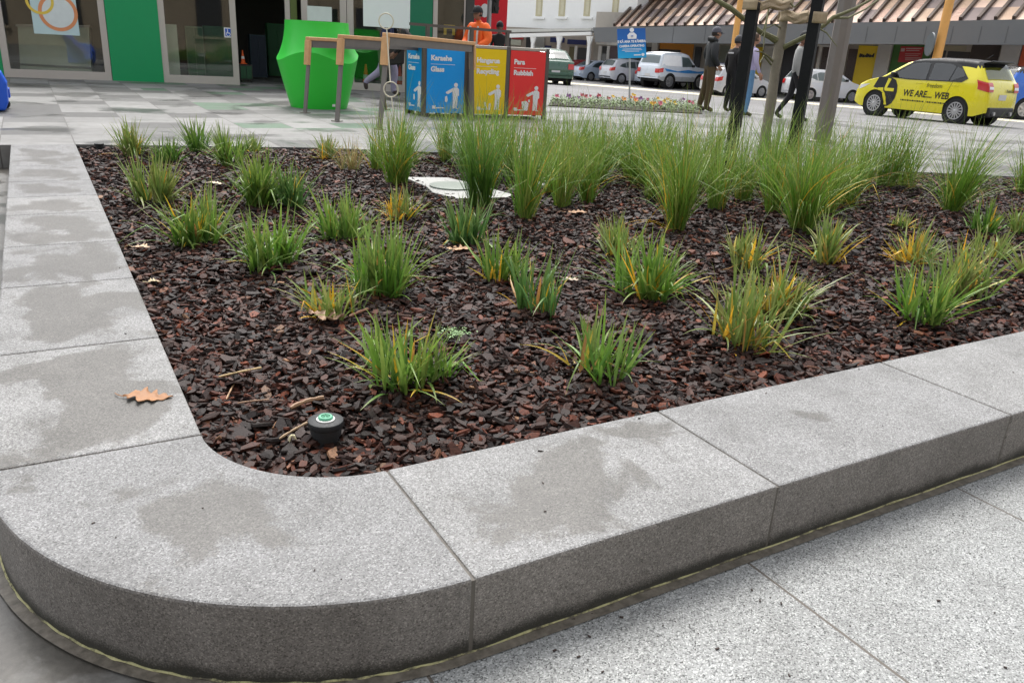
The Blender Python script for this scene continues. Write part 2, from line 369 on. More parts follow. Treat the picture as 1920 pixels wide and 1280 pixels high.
t = NT('yellow_bead'); o_ = t.obj(); k = t.noise(o_, 9, 6, .75)
t.base(t.ramp(k, [(.42, (.09, .08, .055)), (.52, (.42, .40, .20)), (.7, (.58, .55, .30))])); t.b.inputs['Roughness'].default_value = .7
A = kerbline(.002); mb = MB()
for i in range(len(A) - 1):
    pass
mb.tube([(*p, ZL + .006 + .002 * math.sin(i * 1.7)) for i, p in enumerate(kerbline(.001, 60))], [.0028 + .0016 * math.sin(i * 2.9) * math.sin(i * .37) for i in range(len(kerbline(.001, 60)))], 6)
struct(mb.build('yellow_sealant', t.m, smooth=True))
# ------------------------------------------------------------------ bark bed
BEDPOLY = [(KX1, BEDFAR[0][1])] + BEDFAR[1:] + [(12.2, KY1)] + [(CC[0] + RI * math.cos(a), CC[1] + RI * math.sin(a)) for a in [1.5 * math.pi - math.pi / 2 * k / 10 for k in range(11)]]
BP = np.array(BEDPOLY)
def inside(x, y):
    r = np.zeros(x.shape, bool); n = len(BP)
    for i in range(n):
        (x0, y0), (x1, y1) = BP[i], BP[(i + 1) % n]
        c = ((y0 > y) != (y1 > y)) & (x < (x1 - x0) * (y - y0) / (y1 - y0 + 1e-12) + x0); r ^= c
    return r
def edge_d(x, y):
    d = np.full(x.shape, 1e9); n = len(BP)
    for i in range(n):
        a, b = BP[i], BP[(i + 1) % n]; ab = b - a; t_ = np.clip(((x - a[0]) * ab[0] + (y - a[1]) * ab[1]) / (ab @ ab), 0, 1)
        d = np.minimum(d, np.hypot(x - a[0] - t_ * ab[0], y - a[1] - t_ * ab[1]))
    return d
def bed_z(x, y):
    x = np.asarray(x, float); y = np.asarray(y, float); e = smooth(edge_d(x, y) / .9)
    return -.035 + .05 * e + .035 * (vnoise(x * 1.7, y * 1.7, 3) - .5) * e + .018 * (vnoise(x * 7, y * 7, 5) - .5)
gx = np.linspace(.25, 12.2, 240); gy = np.linspace(1.85, 9.2, 150); X, Y = np.meshgrid(gx, gy)
Z = bed_z(X, Y) - .012; ins = inside(X, Y)
Vv = np.column_stack([X.ravel(), Y.ravel(), Z.ravel()]); idx = np.arange(X.size).reshape(X.shape); Fq = []
ok = ins[:-1, :-1] | ins[1:, :-1] | ins[:-1, 1:] | ins[1:, 1:]
for j, i in zip(*np.nonzero(ok)): Fq.append((idx[j, i], idx[j, i + 1], idx[j + 1, i + 1], idx[j + 1, i]))
mb = MB(); mb.v = [tuple(p) for p in Vv]; mb.f = Fq; mb.mi = [0] * len(Fq)
struct(mb.build('bed_soil', mat('bark_fines', (.022, .014, .011), .8, var=.5, scale=60, bump=.8)))
def np_mesh(name, V, F4, m, cols=None, tri=False):
    me = bpy.data.meshes.new(name); me.vertices.add(len(V)); me.vertices.foreach_set('co', V.astype(np.float32).ravel())
    k = F4.shape[1]; me.loops.add(F4.size); me.loops.foreach_set('vertex_index', F4.astype(np.int32).ravel())
    me.polygons.add(len(F4)); me.polygons.foreach_set('loop_start', np.arange(0, F4.size, k, dtype=np.int32))
    me.update(calc_edges=True); me.validate()
    if cols is not None:
        at = me.attributes.new('tint', 'FLOAT_COLOR', 'POINT'); at.data.foreach_set('color', np.column_stack([cols, np.ones(len(cols))]).astype(np.float32).ravel())
    me.materials.append(m); o = bpy.data.objects.new(name, me); COL.objects.link(o); return o
def tint_mat(name, rough, spec=.5, bump=0, var=.25, scale=80, sss=0):
    t = NT(name); at = t.a('ShaderNodeAttribute', attribute_name='tint'); o = t.obj(); n = t.noise(o, scale, 4, .65)
    t.base(t.mix(1.0, at.outputs['Color'], t.ramp(n, [(.3, (1 - var,) * 3), (.7, (1 + var,) * 3)]), 'MULTIPLY'))
    t.b.inputs['Roughness'].default_value = rough; t.b.inputs['Specular IOR Level'].default_value = spec
    if bump: t.bump(n, bump, .003)
    return t
# individual chips: irregular flat shards
def shard(n=6):
    a = np.sort(RNG.uniform(0, 2 * np.pi, n)) if False else np.linspace(0, 2 * np.pi, n, endpoint=False) + RNG.uniform(-.45, .45, n)
    r = RNG.uniform(.62, 1.15, n); sl = RNG.uniform(-.25, .25, 2); top = np.column_stack([np.cos(a) * r * .93, np.sin(a) * r * .93, .85 + sl[0] * np.cos(a) + sl[1] * np.sin(a) + RNG.uniform(-.12, .12, n)])
    bot = np.column_stack([np.cos(a) * r, np.sin(a) * r, RNG.uniform(-1, -.5, n)])
    return np.vstack([top, bot, [[RNG.uniform(-.25, .25), RNG.uniform(-.25, .25), RNG.uniform(.85, 1.1)]]])
SH = np.array([shard() for _ in range(40)])
SF = [(i, (i + 1) % 6, 12) for i in range(6)]
for i in range(6): SF += [(6 + i, 6 + (i + 1) % 6, (i + 1) % 6), (6 + i, (i + 1) % 6, i)]
SF = np.array(SF)
def chips(n, xs, ys, lo, hi, zlift):
    k = len(xs); L = RNG.gamma(4, .25, k) * (hi - lo) * .5 + lo; Wd = L * RNG.uniform(.24, .70, k); T = np.minimum(L * RNG.uniform(.10, .26, k), .011)
    base = SH[RNG.integers(0, 40, k)].copy(); base *= np.stack([L / 2, Wd / 2, T / 2], 1)[:, None, :]
    yaw = RNG.uniform(0, 2 * np.pi, k); til = RNG.normal(0, .30, k); rol = RNG.normal(0, .30, k)
    cx, sx_ = np.cos(rol), np.sin(rol); cy, sy = np.cos(til), np.sin(til); cz, sz = np.cos(yaw), np.sin(yaw)
    x, y, z = base[..., 0], base[..., 1], base[..., 2]
    y, z = y * cx[:, None] - z * sx_[:, None], y * sx_[:, None] + z * cx[:, None]
    x, z = x * cy[:, None] + z * sy[:, None], -x * sy[:, None] + z * cy[:, None]
    x, y = x * cz[:, None] - y * sz[:, None], x * sz[:, None] + y * cz[:, None]
    zz = bed_z(xs, ys) + RNG.uniform(-.008, zlift, k)
    V = np.stack([x + xs[:, None], y + ys[:, None], z + zz[:, None]], 2).reshape(-1, 3)
    Fc = (SF[None] + (np.arange(k) * 13)[:, None, None]).reshape(-1, 3)
    pal = np.array([(.016, .009, .007), (.026, .013, .010), (.042, .019, .013), (.056, .022, .014), (.090, .028, .015), (.145, .040, .017), (.15, .066, .034), (.024, .019, .018), (.24, .14, .08)])
    ci = RNG.choice(9, k, p=[.19, .21, .18, .14, .10, .05, .02, .105, .005]); c = pal[ci] * RNG.uniform(.42, 1.12, (k, 1)) * np.array((1.06, .97, .93))
    return V, Fc, np.repeat(c, 13, 0)
VS, FS, CS = [], [], []; off = 0
for (d0, d1, dens, lo, hi, zl) in ((0, 3.6, 3700, .018, .082, .018), (3.6, 5.6, 2500, .022, .076, .020), (5.6, 12.5, 1350, .028, .080, .024)):
    n = int(dens * 12 * 7.4); xs = RNG.uniform(.3, 12.2, n); ys = RNG.uniform(1.85, 9.2, n); dd = np.hypot(xs, ys)
    # only what lies inside the bed (and nothing behind the right edge of the view)
    k = (dd >= d0) & (dd < d1) & inside(xs, ys) & (edge_d(xs, ys) > .012) & (np.arctan2(xs, ys) < rad(79)); xs, ys = xs[k], ys[k]
    V, Fc, c = chips(len(xs), xs, ys, lo, hi, zl); VS.append(V); FS.append(Fc + off); CS.append(c); off += len(V)
def strew(xs, ys, lo, hi, zl, z=None):
    global off
    V, Fc, c = chips(len(xs), xs, ys, lo, hi, zl)
    if z is not None: V = V.reshape(-1, 13, 3); V[..., 2] += (z - bed_z(xs, ys))[:, None] + .004; V = V.reshape(-1, 3)
    VS.append(V); FS.append(Fc + off); CS.append(c); off += len(V)
n = 16000; xs = RNG.uniform(.3, 4.2, n); ys = RNG.uniform(1.88, 3.8, n); k = inside(xs, ys) & (edge_d(xs, ys) > .008); strew(xs[k], ys[k], .004, .018, .022)
# a few chips kicked out onto the kerb stones
sx_ = np.array([.262, .20, .285, .41, .60, .95, 1.20, 1.62, 2.2, 2.75, .27, .24, 1.05]); sy_ = np.array([2.75, 3.3, 2.45, 1.95, 1.84, 1.85, 1.80, 1.862, 1.84, 1.86, 4.3, 3.9, 1.70]); strew(sx_, sy_, .008, .026, .0, 0.0)
t = tint_mat('wet_bark', .55, .22, .6, .45, 170)
o = np_mesh('bark_mulch', np.vstack(VS), np.vstack(FS), t.m, np.vstack(CS)); o['kind'] = 'stuff'; o.data.polygons.foreach_set('use_smooth', np.zeros(len(o.data.polygons), bool))
print('chips', off // 13)
# ------------------------------------------------------------------ tussocks
BLADE = tint_mat('grass_blade', .42, .45, 0, .12, 40).m
_nt = BLADE.node_tree; _b = _nt.nodes['Principled BSDF']
_tr = _nt.nodes.new('ShaderNodeBsdfTranslucent'); _mx = _nt.nodes.new('ShaderNodeMixShader'); _mx.inputs[0].default_value = .30
_nt.links.new(_b.inputs['Base Color'].links[0].from_socket, _tr.inputs[0]); _nt.links.new(_b.outputs[0], _mx.inputs[1]); _nt.links.new(_tr.outputs[0], _mx.inputs[2])
_nt.links.new(_mx.outputs[0], _nt.nodes['Material Output'].inputs[0])
def blades(n, H, S, width, droop, cols, base_r, rng, seg=7, upright=.5, lean=(0, 0), fold=True, spread=.82, side=.25, tipc=None):
    """n arching strap blades: returns verts, quads, colours"""
    az = rng.uniform(0, 2 * np.pi, n); L = H * rng.uniform(.62, 1.12, n)
    out = np.abs(rng.normal(0, 1, n)); out = np.minimum(out, 2.2) / 1.15
    th0 = out * spread * S / H + rng.uniform(0, .06, n)                      # initial tilt from vertical
    bend = droop * .8 * (.35 + out) * rng.uniform(.4, 1.3, n)
    nc = int(rng.integers(5, 9)) if n > 40 else max(3, n); ca_ = rng.uniform(0, 2 * np.pi, nc); cr_ = base_r * np.sqrt(rng.uniform(.05, 1.6, nc)); cs_ = rng.uniform(.72, 1.12, nc); ci_ = rng.integers(0, nc, n); az = np.where(rng.uniform(0, 1, n) < (.55 if n > 40 else 0), ca_[ci_] + rng.normal(0, .85, n), az); L = L * cs_[ci_]
    br = base_r * .55 * np.sqrt(rng.uniform(0, 1, n)); bt = rng.uniform(0, 6.28, n); b0 = np.stack([cr_[ci_] * np.cos(ca_[ci_]) + br * np.cos(bt), cr_[ci_] * np.sin(ca_[ci_]) + br * np.sin(bt)], 1)
    tt = np.linspace(0, 1, seg + 1); P = np.zeros((n, seg + 1, 3)); P[:, 0, :2] = b0; P[:, 0, 2] = -.01
    side0 = rng.normal(0, side, n); kink = np.where(rng.uniform(0, 1, n) < .10, rng.uniform(.7, 1.7, n), 0); kpos = rng.uniform(.35, .75, n)
    for i in range(seg):
        th = np.minimum(th0 + bend * ((i + .5) / seg) ** 1.6 + kink * (i / seg > kpos), 2.7); a = az + side0 * (i / seg)
        st = L / seg * (1 + .0)
        P[:, i + 1, 0] = P[:, i, 0] + st * np.sin(th) * np.cos(a) + lean[0] * st * (i / seg)
        P[:, i + 1, 1] = P[:, i, 1] + st * np.sin(th) * np.sin(a) + lean[1] * st * (i / seg)
        P[:, i + 1, 2] = np.maximum(P[:, i, 2] + st * np.cos(th), .004 + .0 * th)
    wv = width * rng.uniform(.7, 1.25, n)[:, None] * np.clip(np.minimum(.55 + 1.6 * tt, 1.0) * (1 - tt ** 2.6) + .03, .03, 1)[None]
    tw = az + np.pi / 2 + rng.normal(0, .55, n)
    sd = np.stack([np.cos(tw), np.sin(tw), np.zeros(n)], 1)[:, None, :]
    Lf = P - sd * wv[..., None] / 2; Rt = P + sd * wv[..., None] / 2
    mid = P.copy(); mid[..., 2] -= wv * .22 * (1 if fold else 0)
    V = np.stack([Lf, mid, Rt], 2).reshape(-1, 3); k = seg + 1
    q = []
    for i in range(seg):
        q += [(i * 3, i * 3 + 1, i * 3 + 4, i * 3 + 3), (i * 3 + 1, i * 3 + 2, i * 3 + 5, i * 3 + 4)]
    Fq = (np.array(q)[None] + (np.arange(n) * k * 3)[:, None, None]).reshape(-1, 4)
    c = cols(n, rng)[:, None, :] * np.ones((1, k, 1))
    if tipc is not None: c = c * (1 - tt[None, :, None] ** 3 * .6) + np.array(tipc)[None, None] * tt[None, :, None] ** 3 * .6
    # paler blade foot, as strap leaves have
    foot = np.exp(-tt * 9)[None, :, None]; c = c * (1 - .35 * foot) + np.array((.13, .15, .05)) * .35 * foot
    C = np.repeat(c.reshape(n, k, 1, 3), 3, 2).reshape(-1, 3)
    return V, Fq, C
def pal(cs, jit=.25):
    cs = np.array(cs)
    return lambda n, rng: cs[rng.integers(0, len(cs), n)] * 1.55 * rng.uniform(1 - jit, 1 + jit, (n, 1)) * rng.uniform(.93, 1.07, (n, 3))
GREEN = pal([(.068, .155, .022), (.095, .195, .026), (.055, .125, .024), (.125, .22, .04), (.15, .22, .05)])
DEEP = pal([(.048, .125, .018), (.064, .155, .022), (.042, .105, .018), (.085, .175, .026)])
BLUE = pal([(.06, .14, .038), (.075, .17, .045), (.05, .12, .034)])
OLIVE = pal([(.12, .18, .045), (.15, .20, .05), (.09, .16, .035), (.19, .21, .07)])
YEL = pal([(.44, .26, .02), (.40, .27, .03), (.34, .27, .04), (.48, .28, .025), (.28, .15, .045)])
TALL = pal([(.078, .175, .018), (.105, .21, .022), (.062, .14, .018), (.14, .215, .03), (.18, .22, .05)])
TALLP = pal([(.10, .19, .024), (.13, .21, .03), (.08, .165, .02), (.18, .215, .05)])
STRAW = pal([(.28, .20, .09), (.32, .24, .12), (.20, .17, .07), (.12, .14, .05)])
def tussock(name, px, py, top, wpx, label, group, n, width, droop, cols, yel=0.0, seed=0, base_r=.03, seg=7, lean=(0, 0), tip=None, cat='grass tussock', spread=.82, side=.25):
    p = G(px, py, 0.0); p[2] = float(bed_z(np.array([p[0]]), np.array([p[1]]))[0]) + .004; p = G(px, py, p[2])
    d = depth_of(p); H = (py - top) / F * d * 1.0; S = wpx / F * d / 2
    rng = np.random.default_rng(100 + seed)
    ny = int(n * yel); ng = n - ny
    V, Fq, C = blades(ng, H * 1.12, S, width, droop, cols, base_r, rng, seg, lean=lean, tipc=tip, spread=spread, side=side)
    o = np_mesh(name, V, Fq, BLADE, C); o.location = p
    tag(o, label, cat, group)
    if ny:
        V, Fq, C = blades(ny, H * .95, S * 1.25, width, droop * 1.25, YEL, base_r * .75, rng, seg, lean=lean, spread=spread, side=side)
        y = np_mesh('yellow_leaves', V, Fq, BLADE, C); y.parent = o
    return o
SHORT = [  # foot px, top, width px, blades, droop, palette, yellow share, label
 (250, 292, 226, 92, 90, .6, OLIVE, .16, 'strap-leaf tussock with yellow leaves at the far left corner of the bark bed'),
 (312, 307, 254, 76, 70, .6, DEEP, 0, 'small dark green tussock just right of the far left corner tussock'),
 (370, 287, 227, 84, 90, .5, DEEP, 0, 'upright green tussock alone against the plaza paving, near the left end'),
 (432, 312, 246, 84, 80, .7, GREEN, .02, 'floppy green tussock in the far row, in front of the paving edge'),
 (478, 288, 248, 76, 70, .7, OLIVE, .03, 'low olive tussock touching the plaza edge beside the floppy green one'),
 (286, 381, 296, 116, 95, .6, OLIVE, .06, 'pale olive tussock nearest the left kerb, halfway along it'),
 (368, 456, 352, 170, 110, .75, GREEN, .12, 'broad green tussock with yellow leaves on its right side, left part of bed'),
 (482, 382, 290, 112, 120, .6, GREEN, .03, 'dense rounded green tussock behind the broad left tussocks'),
 (556, 388, 304, 106, 70, .7, BLUE, .03, 'bluish green tussock with splayed leaves left of the pit cover'),
 (498, 499, 392, 186, 100, .8, GREEN, .03, 'wide bright green tussock fanned symmetrically, with one tall middle spike'),
 (642, 447, 352, 150, 80, .75, GREEN, .08, 'green tussock leaning left with splayed leaves, in the middle left of bed'),
 (610, 298, 250, 62, 60, .6, OLIVE, .18, 'little yellowing tussock at the plaza edge below the green planter'),
 (748, 408, 344, 130, 60, .8, OLIVE, .45, 'sparse tussock mostly yellow and brown, just in front of the white pit cover'),
 (722, 553, 428, 190, 130, .75, GREEN, .06, 'big dense green tussock in the middle of the bed with yellow tips'),
 (628, 590, 498, 136, 50, .7, OLIVE, .22, 'thin tussock with yellow stripes right behind the curled brown leaf'),
 (874, 461, 374, 112, 70, .6, BLUE, .08, 'small bluish green tussock right behind the tan fallen leaf'),
 (938, 527, 436, 110, 50, .6, GREEN, .16, 'narrow upright tussock with a yellow side leaf, in the bed centre'),
 (1008, 586, 466, 120, 40, .65, BLUE, .24, 'thin vase-shaped tussock with yellow outer leaves in the bed centre'),
 (765, 717, 572, 230, 95, .8, GREEN, .10, 'large green tussock nearest the camera, behind the sprinkler'),
 (1108, 697, 566, 200, 62, .75, GREEN, .07, 'green tussock near the front kerb, second largest of the front row'),
 (1212, 557, 418, 210, 100, .8, GREEN, .12, 'large green tussock with brown drooping leaves, right of bed centre'),
 (1160, 478, 404, 120, 70, .75, OLIVE, .18, 'half hidden olive tussock behind the large one with brown leaves'),
 (1385, 647, 510, 200, 80, .8, OLIVE, .22, 'front row tussock with many bright yellow leaves at its foot'),
 (1452, 588, 470, 190, 100, .8, OLIVE, .28, 'yellow-streaked tussock directly behind the yellow-footed front one'),
 (1398, 497, 410, 110, 45, .6, OLIVE, .25, 'thin yellowing tussock standing alone in the right middle of the bed'),
 (1548, 490, 402, 120, 70, .65, OLIVE, .20, 'olive tussock at the foot of the tall wide grass right of the stakes'),
 (1722, 597, 484, 150, 75, .75, GREEN, .08, 'green tussock in the front of the right group of three'),
 (1800, 548, 446, 170, 80, .8, OLIVE, .22, 'yellow-green tussock at the right of the group of three'),
 (1705, 492, 414, 150, 70, .8, OLIVE, .42, 'yellowest tussock at the back of the right group of three'),
 (1852, 482, 424, 130, 50, .8, OLIVE, .15, 'olive tussock with long side leaves near the right photo edge'),
 (1842, 437, 376, 90, 60, .6, DEEP, .05, 'dark green tussock in front of the lone tall grass at right'),
 (1690, 426, 388, 72, 36, .7, OLIVE, .30, 'tiny yellow-leaved tussock standing alone behind the right group of three'),
 (1916, 440, 384, 100, 60, .7, OLIVE, .12, 'olive tussock cut by the right photo edge, behind the others'),
 (1935, 520, 440, 90, 40, .7, OLIVE, .2, 'sparse tussock at the right photo edge, in front of the olive one'),
]
for i, (px, py, top, w, n, dr, c, y, lab) in enumerate(SHORT):
    top -= (py - top) * .02; w *= 1.02; d = depth_of(G(px, py)); tussock('strap_leaf_tussock', px, py, top, w, lab, 'short strap-leaf tussocks in the bark bed', int(n * 1.6), .0132 if d < 4 else .0148, dr * .62, c, y, i, .034 + .00028 * w, cat='tussock', tip=(.30, .30, .08))
TALLS = [
 (745, 346, 212, 130, 330, .75, TALL, 'tall green grass tussock left of the white pit cover'),
 (900, 387, 220, 112, 330, .55, DEEP, 'tall dark green grass tussock standing in front of the pit cover'),
 (985, 411, 246, 118, 260, .55, TALL, 'tall narrow grass tussock at the right corner of the pit cover'),
 (1102, 381, 244, 150, 260, .8, TALLP, 'tall greyish grass tussock behind the fallen tan leaf'),
 (1262, 430, 246, 200, 430, .85, TALLP, 'largest tall grass tussock, left of the black stakes'),
 (1200, 347, 226, 140, 240, .8, TALL, 'tall grass tussock behind and left of the largest one'),
 (1392, 378, 240, 140, 260, .8, TALL, 'tall grass tussock between the two black stakes'),
 (1500, 434, 262, 190, 380, .95, TALL, 'tall wide grass tussock at the foot of the right black stake'),
 (1585, 385, 248, 170, 280, .95, TALL, 'tall arching grass tussock in front of the grey lamp post'),
 (1662, 352, 236, 130, 230, .8, TALL, 'tall grass tussock right of the lamp post by the paving edge'),
 (1780, 397, 256, 180, 400, .85, TALL, 'lone tall bright grass tussock near the right photo edge'),
 (1915, 362, 276, 110, 200, .8, TALL, 'tall grass tussock cut by the right photo edge'),
 (835, 302, 205, 100, 190, .7, TALLP, 'tall grass tussock in front of the yellow bin'),
 (700, 318, 236, 80, 110, .9, TALLP, 'wispy pale grass tussock beside the straw-coloured one'),
 (655, 322, 262, 90, 120, 1.3, STRAW, 'dry straw-coloured grass tussock near the plaza edge'),
 (935, 312, 206, 120, 220, .75, TALL, 'tall grass tussock in front of the red bin'),
 (1010, 322, 214, 130, 240, .8, TALLP, 'tall grass tussock right of the red bin, in the back row'),
 (1082, 312, 210, 130, 230, .8, TALL, 'back row grass tussock below the left end of the flower bed'),
 (1152, 318, 214, 130, 230, .8, TALLP, 'back row grass tussock below the middle of the flower bed'),
 (1240, 330, 222, 140, 250, .8, TALL, 'back row grass tussock below the right end of the flower bed'),
 (1325, 338, 226, 140, 250, .8, TALLP, 'back row grass tussock below the man in the black jacket'),
 (1440, 352, 232, 130, 230, .85, TALL, 'back row grass tussock around the foot of the young tree'),
 (1535, 352, 240, 130, 220, .85, TALLP, 'back row grass tussock in front of the lamp post foot'),
 (1040, 362, 240, 120, 200, .8, TALL, 'tall grass tussock right behind the thin white strip'),
 (765, 300, 214, 100, 170, .8, TALL, 'tall grass tussock at the plaza edge below the blue bin'),
 (880, 318, 212, 110, 190, .8, TALLP, 'tall grass tussock behind the one standing in front of the pit cover'),
 (965, 336, 214, 120, 210, .8, TALL, 'tall grass tussock between the red bin and the thin white strip'),
 (1120, 340, 220, 130, 210, .85, TALL, 'second row grass tussock behind the greyish tall one'),
 (1288, 352, 228, 130, 220, .85, TALL, 'second row grass tussock right behind the largest tall one'),
 (1475, 372, 244, 120, 200, .85, TALLP, 'tall grass tussock touching the right black stake from behind'),
 (1620, 352, 244, 120, 190, .85, TALLP, 'tall grass tussock between the lamp post and the paving edge tussock'),
 (1058, 330, 212, 140, 230, .85, TALLP, 'back row grass tussock below the second cluster of pink pansies'),
 (1185, 332, 216, 140, 230, .85, TALL, 'back row grass tussock straight below the blue camera sign'),
 (1225, 372, 236, 130, 210, .85, TALL, 'tall grass tussock leaning against the left flank of the largest one'),
 (1345, 392, 246, 130, 210, .85, TALLP, 'tall grass tussock at the foot of the left black stake'),
 (1450, 402, 256, 130, 210, .85, TALL, 'tall grass tussock just in front of the tree trunk'),
 (1545, 402, 256, 140, 220, .9, TALLP, 'tall grass tussock between the wide tussock and the arching one'),
 (1052, 392, 256, 110, 170, .85, TALLP, 'thin tall grass tussock left of the tan leaf'),
 (905, 332, 210, 120, 200, .8, TALL, 'tall grass tussock below the gap between yellow and red bins'),
 (1700, 352, 246, 110, 160, .85, TALLP, 'small grass tussock by the paving edge left of the lone bright one'),
]
for i, (px, py, top, w, n, dr, c, lab) in enumerate(TALLS):
    tussock('tall_grass_tussock', px, py, top - (py - top) * .16, w * 1.12, lab, 'tall fine grass tussocks in the back of the bed', int(n * .85), .0066, dr * .9, c, .05 if c is not STRAW else 0, 60 + i, .055, seg=9, tip=(.25, .27, .10), cat='ornamental grass', spread=.72, side=.75, lean=(random.Random(i).uniform(-.22, .30), random.Random(i + 50).uniform(-.2, .2)))
# a small weed beside the nearest tussock
rng = np.random.default_rng(5); p = G(850, 640); p[2] = float(bed_z(p[:1], p[1:2])[0]); mb = MB(); cc = []
for i in range(260):
    q = rng.normal(0, .03, 2); h = rng.uniform(.005, .035); a = rng.uniform(0, 6.28); s = rng.uniform(.004, .008); ca, sa = math.cos(a), math.sin(a); tz = rng.uniform(-.5, .5) * s
    mb.add([(q[0] - s * ca, q[1] - s * sa, h - tz), (q[0] - s * .5 * sa, q[1] + s * .5 * ca, h), (q[0] + s * ca, q[1] + s * sa, h + tz), (q[0] + s * .5 * sa, q[1] - s * .5 * ca, h)], [(0, 1, 2, 3)])
tag(mb.build('small_weed', mat('weed_leaf', (.16, .30, .09), .5, var=.4, scale=60), loc=p), 'small pale green weed right of the nearest tussock', 'weed')
# ------------------------------------------------------------------ fallen leaves, twigs
def oak_leaf(name, px, py, z, size, yaw, label, col, curl=.3, seed=0, lobes=4):
    rng = np.random.default_rng(seed); N = 44; xs = np.linspace(0, 1, N); half = .5 * np.sin(np.pi * np.clip(xs * 1.02, 0, 1)) ** .7 * .5
    
    def lobe():
        kx = np.concatenate([[0, .06], np.cumsum(rng.uniform(.5, 1.4, lobes * 2 + 1))]); kx[2:] = .08 + kx[2:] / kx[-1] * .92
        ky = np.where(np.arange(len(kx)) % 2 == 0, rng.uniform(1.0, 1.75, len(kx)), rng.uniform(.28, .62, len(kx))); return np.interp(xs + .012 * np.sin(xs * 60), kx, ky)
    wob = lobe()
    up = half * np.clip(wob, .25, 2); dn = half * np.clip(lobe(), .25, 2)
    rows = []
    for k in np.linspace(-1, 1, 7):
        y = np.where(k > 0, up, dn) * k
        zc = curl * (y ** 2) * 1.1 + curl * .22 * np.sin(xs * 5 + seed) * .35 + .04 * curl * np.sin(xs * 17 + k * 3)
        rows.append(np.column_stack([xs - .5, y, zc]))
    P = np.array(rows) * size; V = P.reshape(-1, 3); V[:, 2] -= V[:, 2].min()
    Fq = [(a * N + i, a * N + i + 1, (a + 1) * N + i + 1, (a + 1) * N + i) for a in range(6) for i in range(N - 1)]
    mb = MB().add(V, Fq); mb.tube([(-.48 * size, 0, .004), (-.62 * size, .01, .006), (-.72 * size, .03, .003)], .0016, 5)
    q = G(px, py, z); o = mb.build(name, mat('dry_leaf', col, .6, var=.35, scale=14 / size * .1, bump=.3), smooth=True, loc=(q[0], q[1], z + .002)); o.rotation_euler = (0, 0, yaw)
    s = o.modifiers.new('s', 'SOLIDIFY'); s.thickness = .0012
    return tag(o, label, 'leaf', 'fallen leaves')
oak_leaf('fallen_leaf', 278, 746, .002, .155, rad(-22), 'brown lobed oak leaf lying on the left kerb stone', (.30, .14, .055), .34, 1, 4)
bz = lambda px, py: float(bed_z(G(px, py)[:1], G(px, py)[1:2])[0]) + .02
for px, py, s, yaw, lab, c, cu, sd_ in (
    (612, 601, .15, rad(-35), 'large pale curled dead leaf in front of the thin striped tussock', (.50, .33, .22), 1.3, 2),
    (860, 468, .15, rad(-25), 'tan lobed leaf lying in front of the small bluish tussock', (.62, .38, .22), .35, 3),
    (1080, 400, .17, rad(-30), 'tan lobed leaf behind the bed centre, in front of greyish tall grass', (.60, .36, .22), .35, 4),
    (265, 465, .11, rad(-30), 'pale tan leaf near the left kerb beside the broad tussock', (.55, .38, .24), .4, 5),
    (289, 530, .06, rad(10), 'small cream leaf scrap near the left kerb', (.62, .50, .30), .8, 6),
    (404, 345, .12, rad(-20), 'pale cream leaf under the tussocks in the left back of the bed', (.62, .48, .33), .5, 7),
    (1072, 525, .09, rad(-40), 'small greyish tan leaf in the bark right of the vase-shaped tussock', (.45, .36, .27), .5, 8),
    (1340, 478, .08, rad(30), 'rust brown leaf in the bark left of the thin yellowing tussock', (.22, .09, .05), .7, 9)):
    oak_leaf('fallen_leaf', px, py, bz(px, py), s, yaw, lab, c, cu, sd_)
oak_leaf('fallen_leaf', 9, 290, ZL, .13, rad(20), 'brown leaf lying low on the side pavement at the far left photo edge', (.22, .09, .05), .5, 12)
oak_leaf('fallen_leaf', 17, 281, ZL, .10, rad(-50), 'small rust leaf on the side pavement, behind the other leaf at the left photo edge', (.26, .11, .06), .5, 13)
def twig(px0, py0, px1, py1, r, label, c, sag=0):
    a, b = G(px0, py0), G(px1, py1); a[2] = bz(px0, py0) + .004; b[2] = bz(px1, py1) + .006; m = (a + b) / 2 + V3(0, sag, .004)
    mb = MB(); P = [a * (1 - t) ** 2 + 2 * m * t * (1 - t) + b * t * t for t in np.linspace(0, 1, 9)]
    mb.tube(P, [r * (.7 + .5 * math.sin(i * 2.1) ** 2) for i in range(9)], 6)
    tag(mb.build('twig', mat('twig_wood', c, .6, var=.3, scale=60), smooth=True), label, 'twig')
twig(410, 705, 490, 690, .0035, 'straw-coloured stalk lying on the bark near the left kerb', (.50, .36, .17))
twig(424, 742, 438, 719, .003, 'short thin straw between the left kerb and the sprinkler', (.36, .22, .12))
twig(545, 768, 607, 750, .0075, 'crooked brown twig just behind the sprinkler', (.26, .15, .08), .02)
twig(524, 820, 576, 795, .004, 'thin brown stick leaning towards the sprinkler from the left', (.30, .20, .11))
twig(445, 752, 505, 751, .003, 'thin pale stalk lying flat left of the crooked twig', (.30, .18, .11))
twig(655, 610, 690, 598, .006, 'bark splinter behind the curled pale leaf', (.24, .11, .06))
mb = MB(); p = G(547, 824); p[2] = bz(547, 824)
mb.tube([(-.008, 0, 0), (-.005, .002, .012), (0, .003, .019)], [.003, .0045, .003], 7); mb.tube([(0, .003, .019), (.008, .004, .014), (.013, 0, .004)], [.003, .005, .002], 7)
tag(mb.build('blossom_scrap', mat('cream_petal', (.72, .66, .42), .6), smooth=True, loc=p), 'tiny cream blossom scrap left of the sprinkler', 'petal')
